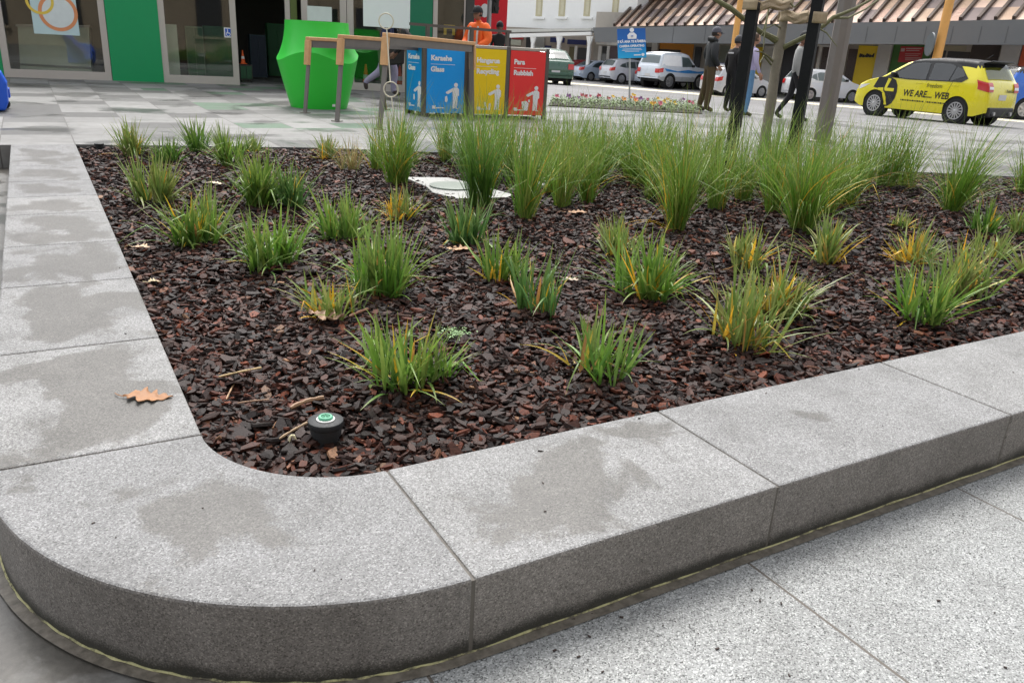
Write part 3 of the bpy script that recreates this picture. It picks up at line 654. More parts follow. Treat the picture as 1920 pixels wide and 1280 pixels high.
# flecks of bark on the pavement and kerb
mb = MB(); rng = np.random.default_rng(9)
fl = [(1110, 1150), (1105, 1192), (1165, 1156), (1075, 1160), (1130, 1258), (1102, 1255), (1040, 1218), (1085, 1230), (1410, 1105), (1465, 1130), (1425, 1125), (1345, 1215), (1760, 1125), (1885, 1250), (1865, 1148), (1480, 1265), (1018, 905), (217, 1007), (175, 980), (380, 952), (590, 1068), (640, 1085), (1022, 958), (1655, 798), (1900, 698)]
for px, py in fl:
    onk = py < 1100 and (px < 700 or py < 960); p = G(px, py, .003 if onk else ZL + .003); a = rng.uniform(0, 3.1); L = rng.uniform(.003, .008)
    if px > 1000 and not onk: L *= 1.3
    mb.box(p, (L, L * .45, .003), rz=a)
for _ in range(170):
    x = rng.uniform(.95, 3.6); y = KY0 - .05 - abs(rng.normal(0, .22)); L = rng.uniform(.0012, .004); mb.box((x, y, ZL + .002), (L, L * rng.uniform(.3, .8), .002), rz=rng.uniform(0, 3.1))
tag(mb.build('bark_flecks', mat('dark_flecks', (.04, .025, .02), .7)), kind='stuff')
# ------------------------------------------------------------------ sprinklers and the pit cover
BLK = mat('black_plastic', (.014, .016, .018), .62, var=.3, scale=40, bump=.08)
def sprinkler(px, py, R, label, full=True):
    p = G(px, py, -.03); z0 = float(bed_z(p[:1], p[1:2])[0]) - (.018 if full else .01); t = thing('pop_up_sprinkler', label, 'sprinkler', (p[0], p[1], z0), group='pop-up sprinklers in the bark bed'); s = R / .045
    mb = MB().lathe([(.031, -.05), (.031, .030), (.034, .031), (.034, .040), (.031, .041), (.040, .043), (.041, .060), (.0405, .066)], 28)
    for k in range(14):
        a = k * 2 * math.pi / 14; mb.box((.0335 * math.cos(a), .0335 * math.sin(a), .012), (.005, .005, .030), rz=a)
    mb.v = [(x * s, y * s, z * s) for x, y, z in mb.v]; mb.build('body', BLK, t)
    mb = MB().lathe([(.034, .064), (.0445, .066), (.046, .068), (.046, .0815), (.0455, .0835), (.044, .0845), (.020, .0852)], 36); mb.v = [(x * s, y * s, z * s) for x, y, z in mb.v]; mb.build('cap', BLK, t, smooth=True)
    if full:
        mb = MB().lathe([(.0235, .084), (.0240, .0875), (.0215, .089), (.019, .0885)], 32); mb.v = [(x * s, y * s, z * s) for x, y, z in mb.v]; mb.build('white_ring', mat('white_plastic', (.75, .75, .72), .4), t, smooth=True)
        mb = MB().lathe([(.0190, .085), (.0195, .092), (.017, .095), (.0125, .095), (.0110, .0915), (.004, .0905), (.002, .0925)], 32)
        for k in range(16):
            a = k * 2 * math.pi / 16; mb.box((.0085 * math.cos(a), .0085 * math.sin(a), .0918), (.006, .0012, .003), rz=a)
        mb.v = [(x * s, y * s, z * s) for x, y, z in mb.v]; mb.build('green_nozzle', mat('green_plastic', (.10, .36, .22), .4), t, smooth=True)
    return t
sprinkler(612, 833, .052, 'black pop-up sprinkler with green nozzle in the front corner of the bark bed')
sprinkler(187, 281, .042, 'small black sprinkler head in the far left corner of the bed', full=False)
sprinkler(455, 284, .042, 'small black sprinkler head at the plaza edge between two tussocks', full=False)
zc = .0; pts = [(757, 333), (838, 334), (880, 343), (962, 366), (950, 371), (858, 373), (812, 362), (800, 351)]
t = thing('pit_cover', 'flat white pit cover with a grey disc half buried in the bark', 'pit cover', (0, 0, 0)); P = [G(x, y, .035)[:2] for x, y in pts]
WP = mat('white_fibreglass', (.33, .33, .315), .6, var=.3, scale=5)
MB().prism(P, (0, 0, -.02), (1, 0, 0), (0, 1, 0), (0, 0, .06)).build('cover_plate', WP, t)
c = G(848, 349, .045); mb = MB(); mb.lathe([(.30, .040), (.30, .052), (.26, .056), (.12, .058)], 36, c=(c[0], c[1], 0)); mb.v = [((x - c[0]) * .62 + c[0], (y - c[1]) * .62 + c[1], z) for x, y, z in mb.v]; mb.build('grey_disc', mat('grey_lid', (.17, .20, .17), .5), t)
a, b = G(988, 338, .03), G(1042, 357, .03); tag(MB().bar(a, b, .06, .03).build('white_edging_strip', WP), 'thin white strip lying in the bark right of the pit cover', 'edging')
# ------------------------------------------------------------------ roadside flower bed
FB = [G(1028, 199), G(1100, 203), G(1200, 209), G(1316, 214), G(1312, 200), G(1200, 193), G(1100, 188), G(1035, 187)]
rng = np.random.default_rng(21); mb = MB(); P0, P1, P2, P3 = G(1030, 199), G(1316, 213), G(1312, 199), G(1036, 187)
struct(MB().prism([p[:2] for p in FB], (0, 0, -.02), (1, 0, 0), (0, 1, 0), (0, 0, .04)).build('flower_bed_soil', mat('soil', (.03, .022, .017), .9)))
cols = []
def bil(u, v): return (P0 * (1 - u) + P1 * u) * (1 - v) + (P3 * (1 - u) + P2 * u) * v
for i in range(5200):
    q = bil(rng.uniform(), rng.uniform()); h = rng.uniform(.02, .15); a, e = rng.uniform(0, 6.28), rng.uniform(-.6, .8); s = rng.uniform(.018, .04); d = V3(math.cos(a) * math.cos(e), math.sin(a) * math.cos(e), math.sin(e)) * s; w = V3(-math.sin(a), math.cos(a), 0) * s * .4
    q = q + V3(0, 0, h); mb.add([q - d, q - w, q + d, q + w], [(0, 1, 2, 3)])
tag(mb.build('bedding_leaves', mat('bedding_leaf', (.10, .17, .035), .55, var=.5, scale=20), fix=False), kind='stuff')
fcol = {'yellow': (.80, .50, .03), 'purple': (.20, .05, .22), 'pink': (.62, .12, .20), 'red': (.42, .03, .06), 'orange': (.75, .28, .03)}
seq = [('pink', 1043, 187), ('purple', 1065, 190), ('red', 1090, 187), ('red', 1098, 188), ('pink', 1106, 185), ('red', 1121, 188), ('purple', 1120, 187), ('red', 1140, 190), ('yellow', 1148, 190), ('orange', 1180, 188), ('yellow', 1186, 186), ('pink', 1190, 192),
       ('orange', 1190, 195), ('purple', 1200, 193), ('pink', 1213, 193), ('yellow', 1220, 200), ('orange', 1224, 202), ('yellow', 1232, 192), ('pink', 1238, 199), ('yellow', 1244, 195), ('yellow', 1250, 191), ('yellow', 1256, 194), ('yellow', 1264, 199), ('purple', 1274, 193), ('purple', 1279, 195), ('red', 1290, 196), ('pink', 1296, 197), ('pink', 1236, 201), ('purple', 1083, 190), ('orange', 1168, 191)]
for c, x, y in seq:
    q = G(x, y + 7); s = rng.uniform(.045, .07); o_ = V3(0, 0, rng.uniform(.13, .19)); mb = MB(); tl = rng.uniform(-.5, .5)
    for k in range(5):
        a = k * 2 * math.pi / 5 + rng.uniform(0, 1); d = V3(math.cos(a), math.sin(a) * .6 - .25, math.sin(a) * .7 + .2); e = np.cross(d, V3(.3, -.8, .5)); m_ = o_ + d * s * .55
        mb.add([o_, m_ + e * s * .5, o_ + d * s * 1.15, m_ - e * s * .5], [(0, 1, 2, 3)])
    mb.tube([(0, 0, 0), o_ * .5 + V3(.01, 0, 0), o_], .004, 5)
    tag(mb.build('pansy_flower', mat('petal_' + c, fcol[c], .6, var=.3, scale=30), loc=q, fix=False), 'small %s pansy flower in the roadside flower bed' % c, 'flower', c + ' pansies in the flower bed')
# ------------------------------------------------------------------ young tree, stakes, lamp post
STK = mat('black_stained_timber', (.010, .011, .013), .7, spec=.25, var=.35, scale=14, bump=.2)
def stake(px, py, z1, w, lean, label):
    p = G(px, py); mb = MB(); n = 14
    for k in range(n): pass
    mb.bar((0, 0, -.1), (lean[0], lean[1], z1), w, w, up=(.8, .45, 0))
    return tag(mb.build('tree_stake', STK, loc=(p[0], p[1], 0), bevel=.004), label, 'stake', 'black timber stakes holding the young tree')
STA, STB = G(1363, 333), G(1476, 341)
stake(1363, 333, 1.66, .104, (.02, .0), 'left black timber stake, its flat top below the frame edge')
stake(1476, 341, 2.2, .104, (.0, .0), 'right black timber stake with hessian band wrapped round it')
TB = G(1424, 338); dT = depth_of(TB)
BARK = mat('young_bark', (.20, .175, .13), .8, var=.35, scale=18, bump=.5); BARKG = mat('green_branch_bark', (.17, .17, .085), .75, var=.35, scale=30, bump=.4)
tr = thing('young_tree', 'young bare tree with thin branches tied between two black stakes', 'tree', TB)
def tp(x, y, dd=0): return DP(x, y, dT + dd) - TB
rw = lambda px: px / F * dT
trunk = [tp(1424, 345), tp(1428, 300), tp(1438, 235), tp(1446, 190), tp(1452, 140), tp(1459, 100), tp(1466, 60), tp(1474, 10), tp(1480, -60), tp(1484, -180), tp(1500, -420), tp(1505, -640)]
MB().tube(trunk, [rw(x) for x in (15, 11, 9, 10, 8.5, 10, 8, 8, 7.5, 6.5, 4.5, 2)], 12).build('trunk', BARK, tr, smooth=True)
def branch(pts, r, name='branch', m=None):
    return MB().tube([tp(*p) for p in pts], [rw(x) for x in r], 8).build(name, m or BARKG, tr, smooth=True)
branch([(1458, 78, 0), (1445, 70, -.03), (1425, 60, -.08), (1408, 46, -.12), (1390, 32, -.18), (1370, 16, -.22), (1345, 2, -.28), (1320, -14, -.3), (1270, -60, -.4)], (7, 5.5, 4.5, 4.5, 4.6, 5, 4, 3.5, 2))
branch([(1462, 92, 0), (1476, 86, -.04), (1492, 78, -.1), (1520, 64, -.2), (1545, 48, -.25), (1562, 33, -.28), (1580, 26, -.3), (1604, 16, -.32), (1640, -4, -.35)], (6.5, 4.5, 4.5, 4.2, 3.8, 3.6, 3, 2.6, 2))
branch([(1563, 34, -.28), (1590, 34, -.2), (1622, 18, -.1), (1655, -6, 0)], (2.4, 2, 1.6, 1.2))
branch([(1538, 55, -.25), (1550, 62, -.3), (1562, 78, -.32), (1570, 88, -.34)], (1.6, 1.2, 1, .7))
branch([(1430, 62, -.08), (1437, 40, -.1), (1441, 15, -.1), (1444, -30, -.1)], (1.8, 1.5, 1.3, 1))
branch([(1441, 18, -.1), (1433, 70, -.18), (1431, 95, -.2)], (1.4, 1.2, .8))
branch([(1452, 118, 0), (1440, 106, -.06), (1428, 98, -.1), (1415, 96, -.14)], (2.4, 1.8, 1.2, .8))
branch([(1446, 122, 0), (1432, 105, -.06), (1425, 118, -.1)], (1.8, 1.4, .8))
branch([(1468, 56, 0), (1452, 46, -.1), (1436, 54, -.12), (1425, 70, -.14)], (1.5, 1.3, 1, .6))
branch([(1476, 0, 0), (1490, 14, -.1), (1502, 2, -.15), (1520, -20, -.2)], (2, 1.6, 1.2, .8))
for k in range(14):
    rr = random.Random(k); h = rr.uniform(-560, -80); sgn = 1 if k % 2 else -1; L = rr.uniform(120, 260)
    branch([(1490, h, 0), (1490 + sgn * L * .4, h - 60, rr.uniform(-.3, .3)), (1490 + sgn * L, h - 130, rr.uniform(-.7, .7)), (1490 + sgn * L * 1.3, h - 220, rr.uniform(-.9, .9))], (4, 3, 2, 1))
HES = mat('hessian', (.42, .33, .22), .9, var=.3, scale=40, bump=.6)
def tie(A, B, w, label, za, zb):
    A, B = np.array(A, float), np.array(B, float); d = (B - A)[:2]; d = d / np.linalg.norm(d); nn = V3(-d[1], d[0], 0); mb = MB(); N = 16
    for sgn in (1, -1):
        P = []
        for i in range(N + 1):
            t = i / N; c = A * (1 - t) + B * t; c[2] = za * (1 - t) + zb * t
            wid = .075 * (1 - t) + .045 * t
            tw = .012 * math.sin(t * 9 + sgn); off = nn * sgn * (wid if 0 < i < N else wid)
            for j in range(5):
                u = (j / 4 - .5) * w; P.append(c + off + nn * (.008 * math.sin(j * 2.4 + t * 5)) + V3(0, 0, u + tw))
        mb.add(P, [(i * 5 + j, (i + 1) * 5 + j, (i + 1) * 5 + j + 1, i * 5 + j + 1) for i in range(N) for j in range(4)])
    for c, z, wid in ((A - np.array([*d, 0]) * .075, za, .075), (B + np.array([*d, 0]) * .045, zb, .045)):
        P = []
        for k in (-1, 0, 1):
            for j in range(5): P.append(V3(c[0], c[1], z) + nn * wid * k + V3(0, 0, (j / 4 - .5) * w))
        mb.add(P, [(i * 5 + j, (i + 1) * 5 + j, (i + 1) * 5 + j + 1, i * 5 + j + 1) for i in range(2) for j in range(4)])
    o = mb.build('hessian_tie', HES, smooth=True); s = o.modifiers.new('s', 'SOLIDIFY'); s.thickness = .004
    return tag(o, label, 'tree tie', 'hessian tree ties')
c1 = DP(1476, 8, dT); c2 = DP(1470, 32, dT)
tie(V3(STA[0] + .02, STA[1], 0), c1, .085, 'hessian band from the left stake top to the trunk', 1.63, c1[2] - .0)
tie(V3(STB[0], STB[1], 0), c2, .10, 'hessian band from the right stake to the trunk, lower of the two', 1.55, c2[2])
p = G(1540, 266); mb = MB()
LP = mat('lamp_post_steel', (.21, .19, .175), .42, .5, var=.15, scale=5)
lp = thing('lamp_post', 'tall grey-brown steel lamp post behind the right black stake', 'lamp post', p)
for r0, z0, z1 in ((.135, 0, 6.5),): MB().lathe([(r0, z0), (r0, 1.2), (r0 * .98, z1), (.0, z1 + .02)], 8, a0=.4).build('post', LP, lp, bevel=.01)
MB().lathe([(.22, 0), (.22, .02), (.19, .03)], 24).build('base_plate', LP, lp)
MB().box((0, -.5, 6.5), (.2, 1.2, .1)).build('lamp_head', LP, lp)
# ------------------------------------------------------------------ timber topped bike racks
TIM = mat('warm_timber', (.60, .34, .15), .5, var=.28, scale=9, bump=.15); STEEL = mat('grey_steel', (.17, .155, .14), .45, .3, var=.15, scale=8)
def rack(pl, pr, h, label, tilt=0.0):
    L = np.linalg.norm((pr - pl)[:2]); a = math.atan2(pr[1] - pl[1], pr[0] - pl[0]); t = thing('bike_rack', label, 'bike rack', (*((pl + pr) / 2)[:2], 0), a, 'timber topped bike racks on the plaza')
    i = .15; x0, x1 = -L / 2 + i, L / 2 - i; zt = h - .03
    t.rotation_euler = (0, tilt, a); t.location.z = -math.sin(tilt) * -L / 2 * -1
    def at(s, z): return (s * (L / 2) - s * i * (z / h), 0, z)
    MB().box((0, 0, h - .025), (x1 - x0 + .10, .11, .05)).build('timber_top', TIM, t, bevel=.008)
    MB().box((0, 0, h - .10), (x1 - x0 - .02, .06, .10)).build('steel_beam', STEEL, t)
    for s in (-1, 1):
        l = MB().bar(at(s, 0), at(s, h - .06), .07, .022, up=(1, 0, 0)).build('leg', STEEL, t)
        b = np.array(at(s, h - .40)); e = np.array(at(s, h - .05)); MB().bar(b + V3(s * .026, 0, 0), e + V3(s * .036, 0, 0), .10, .05, up=(1, 0, 0)).build('timber_facing', TIM, l, bevel=.005)
        MB().box((s * L / 2, 0, .006), (.12, .12, .012)).build('foot_plate', STEEL, l)
    return t
f3 = G(712, 243); r3 = G(886, 226)
for fl, fr, (hh, tl), lab in ((G(572, 212), G(722, 206), (1.10, .0), 'farthest timber topped bike rack, in front of the green planter'), (G(632, 228), G(800, 214), (1.16, .012), 'middle timber topped bike rack of the three'), (f3, r3, (1.215, .022), 'nearest timber topped bike rack, in front of the blue bin')):
    rack(fl, fr, hh, lab, tl)
# ring topped rod
p = G(743, 262); d_ = depth_of(p); q = lambda x, y: DP(x, y, d_) - p
mb = MB(); mb.tube([q(743, 264), q(738, 215), q(734, 182)], .008, 8); mb.tube([q(732, 154), q(728, 100), q(725, 53)], .008, 8)
def ring(c, r): mb.tube([c + RIGHT * r * math.cos(a) + V3(0, 0, r * math.sin(a)) for a in np.linspace(0, 2 * math.pi, 33)], .008, 8, False)
ring(q(724, 40), 13.5 / F * d_); ring(q(733, 168), 13.5 / F * d_)
tag(mb.build('ring_stake', mat('cream_paint', (.62, .58, .45), .5), smooth=True, loc=p), 'thin cream stake with two rings, standing in front of the bike racks', 'garden stake')
# ------------------------------------------------------------------ green planter
p = G(614, 206); d_ = depth_of(p); PXM = d_ / F
GP = mat('bright_green_plastic', (.035, .62, .05), .38, var=.04, scale=2)
pl = thing('green_planter', 'large bright green plastic planter with a wavy waist', 'planter', (p[0], p[1] + .45, 0))
def zw(a): return .80 + .075 * math.sin(3 * a + 1.6)
def wav(n, lo):
    mb = MB(); N = 72; prof = []
    for j in range(n + 1):
        for k in range(N):
            a = 2 * math.pi * k / N; t = j / n; w = zw(a)
            if lo: z = t * w; r = .455 + (.655 - .455) * t ** .9
            else:
                z = w + (1.335 - w) * t; r = .655 - (.655 - .505) * (math.sin(t * math.pi / 2) ** .8)
            prof.append((r * math.cos(a), r * math.sin(a), z))
    mb.add(prof, [(j * N + k, j * N + (k + 1) % N, (j + 1) * N + (k + 1) % N, (j + 1) * N + k) for j in range(n) for k in range(N)])
    if lo: mb.add([prof[k] for k in range(N)], [tuple(range(N))[::-1]])
    else:
        ring_ = [prof[n * N + k] for k in range(N)]; inn = [(x * .90, y * .90, z) for x, y, z in ring_]; dn_ = [(x * .86, y * .86, z - .12) for x, y, z in ring_]
        mb.add(ring_ + inn + dn_, [(k, (k + 1) % N, N + (k + 1) % N, N + k) for k in range(N)] + [(N + k, N + (k + 1) % N, 2 * N + (k + 1) % N, 2 * N + k) for k in range(N)] + [tuple(range(2 * N, 3 * N))])
    return mb
wav(10, True).build('lower_body', GP, pl, smooth=True); wav(12, False).build('upper_body', GP, pl, smooth=True)
MB().box((.10, -.467, .075), (.05, .012, .05), rz=.2).build('maker_badge', mat('white_badge', (.8, .8, .8), .5), pl)
# ------------------------------------------------------------------ bins
FRM = mat('bin_frame_steel', (.115, .10, .09), .45, .2); CAPM = mat('bin_top_steel', (.42, .38, .33), .5, .2)
WHT = mat('white_print', (.82, .82, .82), .6, var=.03)
def picto(mb, o, ux, n, s, up=V3(0, 0, 1), kind=0):
    def poly(pts): mb.add([np.array(o) + ux * a * s + up * b * s + n * .004 for a, b in pts], [tuple(range(len(pts)))])
    poly([(.0 + .085 * math.cos(a), .92 + .085 * math.sin(a)) for a in np.linspace(0, 2 * math.pi, 18, endpoint=False)])
    poly([(-.10, .82), (.06, .83), (.14, .76), (.15, .52), (.10, .50), (.09, .44), (-.12, .44), (-.14, .66)])
    poly([(-.12, .44), (.0, .44), (-.02, .02), (-.13, .0), (-.12, .2)]); poly([(-.01, .44), (.09, .44), (.07, .03), (.16, .0), (.01, .0)])
    poly([(-.13, .80), (-.11, .68), (-.34, .56), (-.43, .60), (-.42, .65)])
    if kind == 0: poly([(-.46, .46), (-.38, .50), (-.34, .34), (-.38, .24), (-.46, .28)])
    elif kind == 1: poly([(-.50, .0), (-.60, .30), (-.54, .31), (-.44, .02)]); poly([(-.40, .0), (-.38, .26), (-.30, .26), (-.32, .0)])
    else: poly([(-.55, .02), (-.62, .36), (-.42, .40), (-.30, .30), (-.34, .0)]); poly([(-.34, .44), (-.26, .46), (-.24, .36), (-.32, .34)])
def binbox(p0, p1, h, zb, col, words, label, kind, depth=.62, side=None):
    p0, p1 = np.array([*p0[:2], 0]), np.array([*p1[:2], 0]); ux = (p1 - p0); L = np.linalg.norm(ux); ux /= L; n = V3(ux[1], -ux[0], 0)
    if n @ (CAM - p0) < 0: n = -n
    a = math.atan2(ux[1], ux[0]); c = (p0 + p1) / 2 - n * depth / 2; t = thing('recycling_bin', label, 'bin', (*c[:2], 0), a, 'colour coded recycling bins'); cm = mat('bin_panel', col, .42, var=.04)
    sy = -1 if np.dot(n, V3(-math.sin(a), math.cos(a), 0)) < 0 else 1                     # local +-y faces out
    MB().box((0, 0, (h + zb) / 2 - .02), (L - .10, depth - .06, h - zb - .06)).build('bin_housing', FRM, t)
    MB().box((0, sy * (depth / 2 - .015), (h - .05 + zb) / 2), (L, .03, h - .05 - zb)).build('front_panel', cm, t)
    MB().box((-L / 2 + .03, -sy * .02, (h - .05 + zb) / 2), (.03, depth - .05, h - .05 - zb)).build('side_panel', cm, t)
    MB().box((0, 0, h - .022), (L + .01, depth, .044)).build('top_plate', CAPM, t, bevel=.006)
    m = MB(); o = V3(-L / 2 * sy * -1 if False else 0, 0, 0); lx = V3(1, 0, 0) * (1 if sy < 0 else -1); x0 = -lx * L / 2; nn = V3(0, sy, 0); fo = V3(0, sy * depth / 2, 0)
    text(m, words[0], x0 + fo + lx * L * .10 + V3(0, 0, h * .77), lx, V3(0, 0, 1), nn, .105, .005)
    m.add([x0 + fo + nn * .004 + lx * L * u + V3(0, 0, z) for u, z in ((.10, h * .715), (.74, h * .715), (.74, h * .72), (.10, h * .72))], [(0, 1, 2, 3)])
    text(m, words[1], x0 + fo + lx * L * .10 + V3(0, 0, h * .62), lx, V3(0, 0, 1), nn, .105, .005)
    m.build('printed_words', WHT, t, fix=False); m = MB()
    picto(m, x0 + fo + lx * L * .78 + V3(0, 0, zb + .07), lx, nn, .40, kind=kind)
    m.box(x0 + fo + lx * L * .20 + V3(0, 0, zb + .09) + nn * .002, (.06, .004, .05)); m.box(x0 + fo + lx * L * .36 + V3(0, 0, zb + .08) + nn * .002, (.14, .004, .015))
    m.build('litter_pictogram', WHT, t, fix=False)
    for s in (-1, 1):
        MB().box((s * (L / 2 + .035), sy * (depth / 2 - .04), h / 2), (.06, .07, h + .0)).build('frame_post', FRM, t)
        MB().box((s * (L / 2 + .035), -sy * (depth / 2 - .04), h / 2), (.06, .07, h + .0)).build('frame_post', FRM, t)
    return t
b0, b1 = G(799, 219), G(868, 220); c0, c1_ = G(884, 221), G(944, 222); d0, d1 = G(952, 222), G(1016, 224)
bl = thing
def lay(a, b, c): return a
H_ = 1.12
binbox(b0, b1, H_, .06, (.0, .33, .85), ('Karaehe', 'Glass'), 'blue glass bin lettered Karaehe and Glass behind the nearest bike rack', 0)
binbox(c0, c1_, H_, .06, (.86, .60, .0), ('Hangarua', 'Recycling'), 'yellow recycling bin between the blue and the red bin', 1)
binbox(d0, d1, H_, .06, (.82, .035, .035), ('Para', 'Rubbish'), 'red rubbish bin at the right end of the row', 2)
e0, e1 = G(762, 212), G(793, 218)
binbox(e0 , e1, H_, .06, (.0, .27, .68), ('Karaehe', 'Glass'), 'darker blue bin at the left end of the row behind a rack leg', 0, .3)
# handrail behind the bins
ra, rb = DP(768, 45, 13.75), DP(958, 60, 14.6); mb = MB()
t = thing('handrail', 'thin dark steel rail on slim posts rising between the bins', 'handrail', (0, 0, 0))
MB().bar(ra, rb, .05, .045).build('top_rail', FRM, t)
for k in (.17, .60, .965):
    q_ = ra * (1 - k) + rb * k; MB().bar((q_[0], q_[1], 0), (q_[0], q_[1], q_[2]), .06, .06).build('post', FRM, t)
# hanging white board, white panel and the blue thing at the left edge
dB = 15.2; A = DP(681, 49, dB); B = DP(768, 55, dB); A[2] = B[2] = (A[2] + B[2]) / 2; ux = (B - A) / np.linalg.norm(B - A); nn = V3(ux[1], -ux[0], 0)
t = thing('hanging_board', 'large blank white board hanging above the bike racks', 'board', (0, 0, 0))
hb = .95; MB().prism([(0, 0), (np.linalg.norm(B - A), 0), (np.linalg.norm(B - A), hb), (0, hb)], A, ux, V3(0, 0, 1), -nn * .04).build('board_panel', mat('board_white', (.80, .82, .85), .5, var=.03), t, bevel=.006)
for k in (.12, .88):
    q_ = A + (B - A) * k; MB().tube([(*q_[:2], A[2] + hb - .01), (*q_[:2], 4.3)], .012, 8).build('hanging_rod', STEEL, t)
m_ = (A + B) / 2; MB().bar((m_ - ux * .6)[:2].tolist() + [4.3], (m_ + ux * .6)[:2].tolist() + [4.3], .06, .06).build('cross_arm', STEEL, t)
MB().bar((*m_[:2], 4.34), (*(m_ + V3(.3, 3.6, 0))[:2], 4.34), .08, .08).build('wall_arm', STEEL, t)
# blue moulded base with castor
p = G(4, 210); BLU = mat('blue_plastic', (.012, .10, .62), .35, var=.08); PUR = mat('violet_blue_plastic', (.10, .10, .55), .35, var=.08); NAV = mat('navy_plastic', (.01, .008, .16), .4)
t = thing('blue_sign_base', 'blue moulded sign base with a castor wheel at the left photo edge', 'sign base', (p[0] - .15, p[1] + .2, 0))
mb = MB(); pr = [(-.4, 0), (.19, 0), (.235, .10), (.25, .34), (.20, .47), (.10, .53), (-.4, .55)]
mb.prism(pr, (0, -.22, .012), (1, 0, 0), (0, 0, 1), (0, .44, 0)).build('base_body', BLU, t, bevel=.03)
MB().bar((-.34, .30, .80), (.14, .30, .24), .10, .13).build('sloping_arm', PUR, t, bevel=.01)
MB().bar((-.40, .36, .72), (.04, .36, .24), .10, .12).build('inner_arm', NAV, t, bevel=.01)
MB().box((.16, .30, .20), (.20, .18, .12)).build('foot', BLU, t, bevel=.01)
cs = MB().lathe([(.035, -.03), (.055, -.025), (.055, .025), (.035, .03)], 18, c=(.19, .30, .056), axis='y').build('castor', BLK, t)
MB().box((.21, .30, .12), (.03, .07, .06)).build('castor_fork', mat('chrome', (.7, .7, .7), .2, 1), cs)
# blue camera sign in the flower bed
p = G(1181, 196); ds = depth_of(p); t = thing('camera_sign', 'blue camera operating sign on a thin post in the flower bed', 'sign', p)
A, B, C_, D_ = [DP(*q, ds) for q in ((1159, 110), (1212, 108), (1220, 52), (1164, 55))]
ux = B - A; w = np.linalg.norm(ux); ux /= w; uy = D_ - A; h = np.linalg.norm(uy); uy -= ux * (ux @ uy); uy /= np.linalg.norm(uy); nn = np.cross(ux, uy)
if nn @ (CAM - A) < 0: nn = -nn
tb = NT('sign_blue'); tc = tb.a('ShaderNodeTexCoord'); gs = tb.a('ShaderNodeSeparateXYZ'); tb.l(tc.outputs['Generated'], gs.inputs[0]); tb.base(tb.ramp(gs.outputs[2], [(0, (.0, .40, .74)), (.25, (.0, .30, .66)), (.6, (.0, .12, .44)), (1, (.0, .09, .36))])); tb.b.inputs['Roughness'].default_value = .5
sp_ = MB().prism([(0, 0), (w, 0), (w, h), (0, h)], A - p, ux, uy, -nn * .02).build('sign_panel', tb.m, t)
m = MB(); o_ = A - p
text(m, 'E KĀ ANA TE KĀMERA', o_ + ux * w * .5 + uy * h * .52, ux, uy, nn, .078, .004, 'CENTER', sx=.84); text(m, 'CAMERA OPERATING', o_ + ux * w * .5 + uy * h * .37, ux, uy, nn, .072, .003, 'CENTER', sx=.84)
for k, (yy, ww) in enumerate(((.30, .66), (.255, .72), (.21, .5))): m.add([o_ + ux * w * (.5 + s * ww / 2) + uy * h * (yy + e) + nn * .004 for s, e in ((-1, 0), (1, 0), (1, .014), (-1, .014))], [(0, 1, 2, 3)])
cx_ = o_ + ux * w * .52 + uy * h * .70
def dsk(c, r, n=16): m.add([c + ux * r * math.cos(a) + uy * r * math.sin(a) + nn * .005 for a in np.linspace(0, 6.283, n, endpoint=False)], [tuple(range(n))])
dsk(cx_ + uy * .17, .052); m.add([cx_ + ux * a + uy * b + nn * .004 for a, b in ((-.10, -.04), (.10, -.04), (.11, .05), (.05, .11), (-.05, .11), (-.11, .05))], [tuple(range(6))])
dsk(o_ + ux * w * .88 + uy * h * .10, .035); m.add([o_ + ux * w * a + uy * h * b + nn * .004 for a, b in ((.56, .075), (.80, .075), (.80, .11), (.56, .11))], [(0, 1, 2, 3)])
m.build('sign_lettering', WHT, sp_, fix=False)
MB().box(tuple(cx_ + uy * .03 + nn * .009), (.05, .05, .012), rz=-.5).build('camera_symbol', BLU, sp_)
MB().tube([(0, 0, -.1), (A + ux * w * .46 - p) + V3(0, 0, 0) - nn * .035 + uy * h * .9], .022, 8).build('post', mat('galvanised', (.36, .37, .36), .5, .5), t)
# ------------------------------------------------------------------ people
PM = {}
def pm(name, c, rough=.8):
    if name not in PM: PM[name] = mat(name, c, rough, var=.18, scale=12, bump=.15)
    return PM[name]
BASEJ = dict(pelvis=(0, 0, .95), waist=(0, .01, 1.10), chest=(0, .0, 1.28), neck=(0, -.01, 1.46), head0=(0, .015, 1.54),
    shL=(-.17, -.01, 1.41), elL=(-.235, -.03, 1.13), wrL=(-.24, .05, .89), shR=(.17, -.01, 1.41), elR=(.235, -.03, 1.13), wrR=(.24, .05, .89),
    hipL=(-.085, 0, .90), knL=(-.095, .02, .50), anL=(-.10, -.02, .085), toL=(-.115, .15, .03), hipR=(.085, 0, .90), knR=(.095, .02, .50), anR=(.10, -.02, .085), toR=(.115, .15, .03))
RADJ = dict(pelvis=(.155, .115), waist=(.145, .105), chest=(.165, .115), neck=.058, head0=.05, shL=.078, shR=.078, elL=.052, elR=.052, wrL=.036, wrR=.036,
    hipL=.095, hipR=.095, knL=.066, knR=.066, anL=.05, anR=.05, toL=.04, toR=.04)
BONES = [('pelvis', 'waist', 'top'), ('waist', 'chest', 'top'), ('chest', 'neck', 'top'), ('neck', 'head0', 'skin'), ('chest', 'shL', 'top'), ('shL', 'elL', 'top'), ('elL', 'wrL', 'sleeve'),
    ('chest', 'shR', 'top'), ('shR', 'elR', 'top'), ('elR', 'wrR', 'sleeve'), ('pelvis', 'hipL', 'legs'), ('hipL', 'knL', 'legs'), ('knL', 'anL', 'legs'), ('anL', 'toL', 'shoe'), ('pelvis', 'hipR', 'legs'), ('hipR', 'knR', 'legs'), ('knR', 'anR', 'legs'), ('anR', 'toR', 'shoe')]
